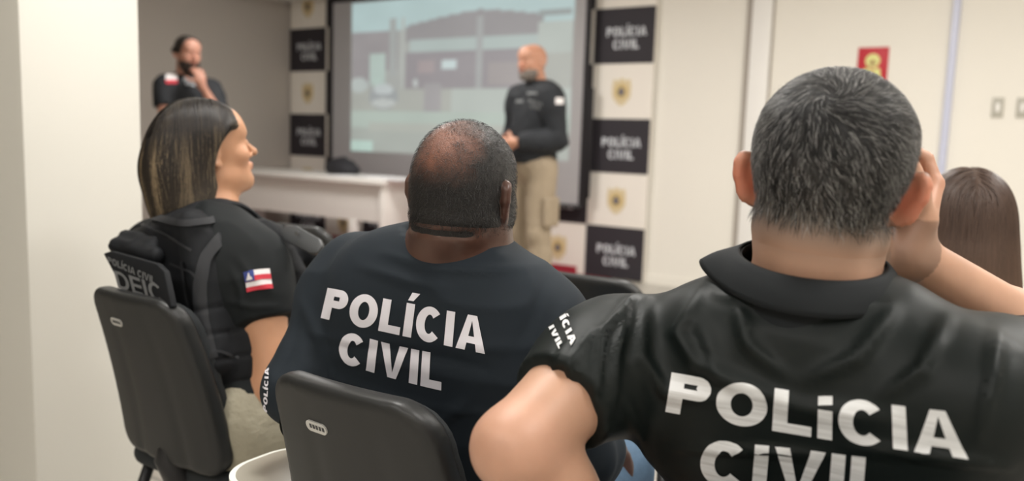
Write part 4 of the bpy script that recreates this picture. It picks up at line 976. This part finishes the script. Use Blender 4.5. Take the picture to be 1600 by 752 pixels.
    lo, hi = bounds(vp, .05); F_ = Fld(lo, hi, .006); F_.addall(vp[:3], .026); F_.addall(vp[3:]); F_.addall(armh); F_.add(cone(c7+V(0, .02, -.03), c7+V(0, .02, .09), .062, .075, .012, op='sub')); F_.plane(L(0, 0, .02), -up)
    v, f = F_.mesh(2); n = normals(v, f); z = (v-pel)@up
    seam = sum(np.exp(-((z-T*q_)/.004)**2) for q_ in (.18, .30, .42, .54)); v = v-n*(seam*.0035)[:, None]; v = crease(v, n, 9, 16, .003)
    ve = mk('tactical_vest', v, f, M['vest'], t)
    def strip(pts, w):
        pts = np.array(pts, float); tt_ = np.linspace(0, len(pts)-1, 10*len(pts)); xy = np.stack([np.interp(tt_, range(len(pts)), pts[:, i]) for i in (0, 1)], 1)
        for _ in range(6): xy[1:-1] = (xy[:-2]+2*xy[1:-1]+xy[2:])/4
        tg = np.gradient(xy, axis=0); nn = np.stack([-tg[:, 1], tg[:, 0]], 1)/np.linalg.norm(tg, axis=1)[:, None]
        return [np.stack([xy+nn*w*q_ for q_ in (-.5, -.25, 0, .25, .5)], 0)]
    bvv = bvh_of(v, f)
    for nm, pts, w_ in (('edge_binding', [(330, 560), (316, 500), (312, 450), (320, 402), (345, 372), (372, 362)], 19), ('seam_tape', [(222, 352), (262, 366), (300, 392)], 4), ('seam_tape', [(268, 412), (300, 425), (312, 440)], 4), ('seam_tape', [(298, 560), (340, 548), (372, 560)], 4), ('shoulder_strap', [(232, 340), (290, 350), (335, 345)], 10), ('seam_tape', [(286, 408), (292, 460), (312, 530)], 4)):
        so = drape(nm, strip(pts, w_), bvv, M['tape'], ve, .005)
    def slab_px(pts, d, th, nm, m, par, bev=True):
        pc, nn_ = d; nn_ = nrm(nn_); c = []
        for x, y in pts:
            dr = nrm(cF+(x-800)/FOC*cR+(376-y)/FOC*cU); c.append(C0+dr*(((pc-C0)@nn_)/(dr@nn_)))
        mb = MB(); mb.poly([p-nn_*th for p in c], nn_, th); bmesh.ops.recalc_face_normals(mb.bm, faces=mb.bm.faces)
        if bev: bmesh.ops.bevel(mb.bm, geom=list(mb.bm.edges), offset=.004, segments=2, profile=.5, affect='EDGES')
        return mb.build(nm, m, par), c, nn_
    o, c, nn_ = slab_px([(160, 396), (172, 392), (244, 412), (256, 424), (268, 480), (264, 483), (195, 462)], (P(210, 440, 1.615), V(-.05, -1, .12)), .014, 'name_panel', M['vest'], ve)
    b2 = bvh_of(np.array([v_.co for v_ in o.data.vertices]), np.array([[*p.vertices[:3], p.vertices[min(3, len(p.vertices)-1)]] for p in o.data.polygons])) if False else None
    def panel_txt(txt, q, m, k=1.0, th=.25):
        g, W = line(txt, k, th, .12); out = []
        for a in g:
            pxs = to_quad(a, W, q); r = np.zeros(a.shape[:2]+(3,))
            for i in range(a.shape[0]):
                for j in range(a.shape[1]):
                    dr = nrm(cF+(pxs[i, j, 0]-800)/FOC*cR+(376-pxs[i, j, 1])/FOC*cU); tt_ = ((c[0]-C0)@nn_)/(dr@nn_); r[i, j] = C0+dr*tt_+nn_*.0015
            out.append(r)
        return out
    gs = panel_txt('POLÍCIA CIVIL', ((170, 411), (243, 444), (243, 433), (169, 401)), None)+panel_txt('DEIC', ((186, 450), (258, 474), (252, 446), (178, 422)), None, .95, .2)
    vv_, ff_ = grids_mesh(gs); mk('panel_lettering', vv_, ff_, M['print_g'], o)
    F_, (v, f) = mesh_of([cone(P(183, 384, 1.72), P(243, 400, 1.66), .016, .017, .02), cone(P(200, 372, 1.75), P(240, 382, 1.69), .018, .016, .02)], .006); n = normals(v, f); mk('carry_roll', crease(v, n, 2, 30, .004), f, M['vest'], ve)
    # front gear, seen over her shoulder
    F_, (v, f) = mesh_of([cone(P(352, 338, 1.78), P(420, 368, 1.80), .020, .026, .02), cone(P(420, 368, 1.80), P(462, 440, 1.80), .030, .034, .02), cone(P(400, 352, 1.84), P(480, 400, 1.86), .022, .03, .02)], .007); n = normals(v, f); mk('front_strap', crease(v, n, 3, 24, .005), f, M['vest'], ve)
    o, c, nn_ = slab_px([(436, 360), (446, 351), (462, 352), (498, 372), (503, 384), (496, 395), (484, 396), (444, 376)], (P(470, 375, 1.74), V(.2, -1, .5)), .016, 'gear_plate', M['plastic2'], ve); o['label'] = 'grey plate with two dark screw heads'
    for q_ in ((464, 365), (482, 385)):
        mb = MB(); p_ = P(*q_, 1.738); mb.tube([p_, p_-cF*.006], .0045, 12); mb.build('screw', M['ink'], o)
    trousers(J, B, t, M['khaki_w']); shoes(J, t, 0); finish(t); dbg('W', J, hc)
woman_vest()

# ---------------------------------------------------------------- the long-haired woman at the right edge
def woman_long():
    A = loc_fn((-.13, 1.96), 0)
    J = dict(pelvis=A(0, 0, .48), c7=A(0, -.01, .90), shL=A(-.165, .0, .83), shR=A(.165, .0, .83), elL=A(-.21, .02, .57), wrL=A(-.10, .22, .56), elR=A(.21, .02, .57), wrR=A(.10, .22, .56),
             hpL=A(-.09, .05, .49), hpR=A(.09, .05, .49), knL=A(-.11, .45, .50), knR=A(.11, .45, .50), anL=A(-.12, .45, .10), anR=A(.12, .45, .10), toL=A(-.12, .57, .05), toR=A(.12, .57, .05))
    B = dict(w=.88, d=.9, arm=.9, trap=.75, sho=.85)
    t = empty('person', A(0, 0, 0), 0, 'woman with long straight brown hair at the right edge, seen from behind', 'person')
    s = .96; hc = P(1506, 356, 1.72); hf = frame_az(-14, -4, 0); J['c7'] = hc+V(.0, -.02, -.155)
    J['shL'] = J['c7']+V(-.165, .01, -.07); J['shR'] = J['c7']+V(.165, .01, -.07)
    hp = head_prims(hc, hf, s, jaw=.92, female=True); neck = [cone(hc+hf@V(0, -.02, -.05), J['c7']+V(0, .02, -.02), .047, .052, .03)]
    tp, tf = torso_prims(J, B); am = arm_prims(J, B, 'L')+arm_prims(J, B, 'R')
    hands = hand_prims(J['wrL'], (.3, .9, 0), (0, 0, -1), (1, 0, 0), .9)+hand_prims(J['wrR'], (-.3, .9, 0), (0, 0, -1), (-1, 0, 0), .9)
    F_, (v, f) = mesh_of(tp+am+hands+leg_prims(J, B, 'L')+leg_prims(J, B, 'R')+neck+hp, .010, fine=[(2, .9, 1.3, .005)]); mk('body', v, f, M['skin'], t, cols=skin_cols(v, SK['H']))
    def hcol(L, a, r):
        k = np.clip((.0-L[:, 2])/.3, 0, 1); d = np.array((.060, .036, .026)); g = np.array((.21, .125, .08)); o = d*(1-k[:, None]*.7)+g*k[:, None]*.7; return o*(.6+.5*a+.4*r)[:, None]
    ex = [ell(hc+hf@V(0, -.055, -.06)*s, V(.096, .078, .15)*s, hf, .03), ell(hc+hf@V(.005, -.075, -.20)*s, V(.105, .055, .16)*s, hf, .04), cone(hc+hf@V(.07, .02, .03)*s, hc+hf@V(.095, -.01, -.26)*s, .024, .026, .02), cone(hc+hf@V(-.07, .02, .03)*s, hc+hf@V(-.085, .0, -.22)*s, .024, .022, .02)]
    fc = [ell(hc+hf@V(0, .115, -.04)*s, V(.09, .075, .13)*s, hf, .012, op='sub'), ell(hc+V(0, 0, -.50), (.4, .4, .16), None, .01, op='sub')]
    long_hair(t, hc, hf, s, ex, fc, M['hair'], hcol, 4500, 'long straight brown hair', hc[2]-.33, nseg=34, step=.013)
    am2 = [];
    for sd in 'LR': am2 += arm_prims(J, B, sd)[:2]
    F_, (v, f) = mesh_of(tp+am2, .0085, .010, planes=[(J['pelvis']+V(0, 0, -.04), (0, 0, -1))])
    stripe = (np.floor(v[:, 2]/.0095).astype(int) % 2)[:, None]; 
    st = mat('striped_knit', (.7, .7, .7), .8); nt = st.node_tree; tc = nt.nodes.new('ShaderNodeTexCoord'); sx = nt.nodes.new('ShaderNodeSeparateXYZ'); mm = nt.nodes.new('ShaderNodeMath'); mm.operation = 'MULTIPLY'; mm.inputs[1].default_value = 330; sn = nt.nodes.new('ShaderNodeMath'); sn.operation = 'SINE'
    cr = nt.nodes.new('ShaderNodeValToRGB'); cr.color_ramp.interpolation = 'CONSTANT'; cr.color_ramp.elements[0].color = (.02, .02, .022, 1); cr.color_ramp.elements[1].position = .5; cr.color_ramp.elements[1].color = (.75, .73, .68, 1)
    nt.links.new(tc.outputs['Object'], sx.inputs[0]); nt.links.new(sx.outputs[2], mm.inputs[0]); nt.links.new(mm.outputs[0], sn.inputs[0]); nt.links.new(sn.outputs[0], cr.inputs[0]); nt.links.new(cr.outputs[0], nt.nodes['Principled BSDF'].inputs['Base Color'])
    sh = mk('striped_top', v, f, st, t); sh['label'] = 'black and white striped top'
    trousers(J, B, t, M['bgblack']); shoes(J, t, 0); finish(t); dbg('H', J, hc)
woman_long()

# ---------------------------------------------------------------- standing men by the front wall
def standing(base, az, label, hc, haz, arms, kind):
    A = loc_fn(base, az)
    J = dict(pelvis=A(0, 0, .96), c7=A(0, -.03, 1.47), shL=A(-.19, 0, 1.405), shR=A(.19, 0, 1.405), hpL=A(-.10, 0, .93), hpR=A(.10, 0, .93), knL=A(-.13, .03, .50), knR=A(.13, .02, .50), anL=A(-.15, -.02, .10), anR=A(.15, -.02, .10), toL=A(-.18, .11, .05), toR=A(.18, .11, .05))
    for k, q in arms.items(): J[k] = A(*q)
    B = dict(w=.94 if kind == 'S' else .82, d=1.05, arm=1.05 if kind == 'S' else .88, leg=1.12, sho=1 if kind == 'S' else .85, trap=1 if kind == 'S' else .9)
    t = empty('person', A(0, 0, 0), 0, label, 'person')
    hc = A(*hc); hf = frame_az(az+haz[0], haz[1], haz[2]); hp = head_prims(hc, hf, 1.0, jaw=1.05)
    neck = [cone(hc+hf@V(0, -.02, -.05), J['c7']+V(0, 0, -.02), .058, .064, .03)]
    tp, tf = torso_prims(J, B)
    def sgn(v): return A(*v)-A(0, 0, 0)
    if kind == 'S': hands = hand_prims(J['wrL'], sgn((.8, .25, -.15)), sgn((0, -1, 0)), sgn((0, .1, 1)), 1.0, (35, 38, 40, 42))+hand_prims(J['wrR'], sgn((-.8, .25, -.1)), sgn((0, -1, 0)), sgn((0, .1, 1)), 1.0, (35, 38, 40, 42))
    else: hands = hand_prims(J['wrL'], sgn((.25, .1, 1)), sgn((.2, -1, .2)), sgn((1, .2, .2)), 1.0, (60, 65, 70, 70))+hand_prims(J['wrR'], sgn((-.9, .2, .1)), sgn((0, -1, 0)), sgn((0, .2, 1)), 1.0, (35, 38, 40, 42))
    F_, (v, f) = mesh_of(tp+arm_prims(J, B, 'L')+arm_prims(J, B, 'R')+hands+leg_prims(J, B, 'L')+leg_prims(J, B, 'R')+neck+hp, .012, fine=[(2, 1.4, 1.9, .005), (0, hc[0]-.14, hc[0]+.14, .006), (1, hc[1]-.14, hc[1]+.14, .006), (2, 1.0, 1.4, .008)])
    c = skin_cols(v, SK[kind], marks=[(hc+hf@V(0, .098, -.06), .022, (.40, .12, .10), .6), (hc+hf@V(0, .10, -.02), .03, (.55, .22, .15), .5)]); bo = mk('body', v, f, M['skin'], t, cols=c); eyes(t, bo, hc, hf, 1.0)
    # beard (and hair) over the skin
    bf = Fld(hc-.19, hc+.17, .0055).addall(neck+hp); lx, ly, lz = loc_grid(bf, hc, hf); raw = bf.D.copy()
    thb = np.where((lz < -.054) & (ly > .018) & (lz > -.14), .006, -.005); thb = np.minimum(thb, np.where(((np.abs(lx) < .02) & (lz > -.07) & (lz < -.055)), -.004, .01)); bf.D = raw-thb.astype(np.float32); v, f = bf.mesh(2)
    col = (.20, .17, .15) if kind == 'S' else (.03, .02, .015); b_ = mk('beard', v, f, M['buzz'], t, cols=np.tile(col, (len(v), 1))); b_['label'] = 'grey beard' if kind == 'S' else 'short dark beard'
    if kind == 'L':
        th = np.where((lz > -.01-.5*ly*0) & ((ly < .055-.35*np.clip(.07-lz, 0, 1))), np.clip(.003+.07*np.clip(lz, 0, .12), 0, .009), -.005); bf.D = raw-th.astype(np.float32); v, f = bf.mesh(2); mk('hair', v, f, M['buzz'], t, cols=np.tile((.022, .017, .014), (len(v), 1)))
    am = []
    for sd in 'LR':
        sh, el, wr = J['sh'+sd], J['el'+sd], J['wr'+sd]
        if kind == 'S': am += arm_prims(J, B, sd)[:3]+[cone(el+(wr-el)*.3, wr, .046, .034, .02, cut=[(wr-(wr-el)*.08, nrm(wr-el))])]
        else: am += [cone(sh, sh+(el-sh)*.25, .056, .058, .045), cone(sh+(el-sh)*.2, el, .058, .052, .03, cut=[(sh+(el-sh)*.62, nrm(el-sh))])]
    g = .022 if kind == 'S' else .012
    F_, (v, f) = mesh_of(tp[:-4]+tp[-4:]+am, .010, g, planes=[(A(0, 0, .985 if kind == 'S' else .93), (0, 0, -1))], subs=[cone(J['c7']+V(0, 0, -.03), J['c7']+V(0, 0, .12), .06, .07, .01, op='sub')]); n = normals(v, f); v = crease(v, n, 5, 10, .010); top = mk('jacket' if kind == 'S' else 't_shirt', v, f, M['bgblack'], t); bv = bvh_of(v, f)
    ring_band('collar', J['c7']+V(0, 0, -.02)+(hf[:, 1]*.012), frame_az(az, 10), (.068, .072), (.086, .088), .055 if kind == 'S' else .02, -.02, .006, M['bgblack'], top)
    rect = lambda x0, y0, x1, y1: [g_quad((x0, y1), (x1, y1), (x1, y0), (x0, y0), 6, 4)]
    def txt(s_, q):
        g, W = line(s_, .9, .28, .12); return [to_quad(a, W, q) for a in g]
    if kind == 'S':
        drape('sleeve_patch', rect(868, 153, 880, 163), bv, M['flag_white'], top, .003); drape('chest_lettering', txt('POLÍCIA', ((826, 161), (848, 166), (848, 160), (826, 155)))+txt('CIVIL', ((829, 169), (845, 172), (845, 167), (829, 163))), bv, M['print_g'], top, .003)
        drape('name_tape', rect(806, 156, 818, 161), bv, M['print_g'], top, .003); drape('collar_print', rect(824, 144, 840, 148), bv, M['print_g'], top, .003)
    else:
        p_ = drape('sleeve_patch', rect(259, 116, 277, 128), bv, M['flag_white'], top, .003)
        if p_: drape('patch_stripe', rect(259, 125, 277, 131), bv, M['flag_red'], p_, .005)
        drape('chest_lettering', txt('POLÍCIA', ((287, 127), (308, 129), (308, 123), (287, 121)))+txt('CIVIL', ((290, 133), (305, 135), (305, 130), (290, 128))), bv, M['print_bg'], top, .003)
    tr = trousers(J, B, t, M['khaki' if kind == 'S' else 'bgblack'], .012)
    mb = MB(); 
    F_, (v, f) = mesh_of([tp[0]], .01, .016, planes=[(A(0, 0, 1.0), (0, 0, 1)), (A(0, 0, .965), (0, 0, -1))]); mk('belt', v, f, M['bgblack'], t)
    if kind == 'S':
        for sd, x in (('L', -.21), ('R', .21)):
            F_, (v, f) = mesh_of([rbox(A(x*1.0, .0, .66), (.028, .075, .10), .02, None, .01)], .01); mk('cargo_pocket', v, f, M['khaki'], tr)
    shoes(J, t, 0); finish(t); dbg(kind, J, hc)
standing((-2.93, 4.66), 200, 'standing bald man with a grey beard in a dark jacket and khaki trousers', (.0, .03, 1.625), (-6, -3, 0), dict(shL=(-.165, 0, 1.405), shR=(.165, 0, 1.405), elL=(-.235, -.02, 1.12), elR=(.235, .0, 1.12), wrL=(-.07, .20, 1.10), wrR=(.08, .21, 1.08)), 'S')
standing((-5.13, 3.60), 112, 'standing bearded man in a black t-shirt by the grey wall, hand at his chin', (.0, .04, 1.635), (-14, -8, 0), dict(shL=(-.165, 0, 1.41), shR=(.145, 0, 1.41), elL=(-.20, .17, 1.17), elR=(.17, .08, 1.17), wrL=(-.05, .20, 1.42), wrR=(.0, .24, 1.17)), 'L')
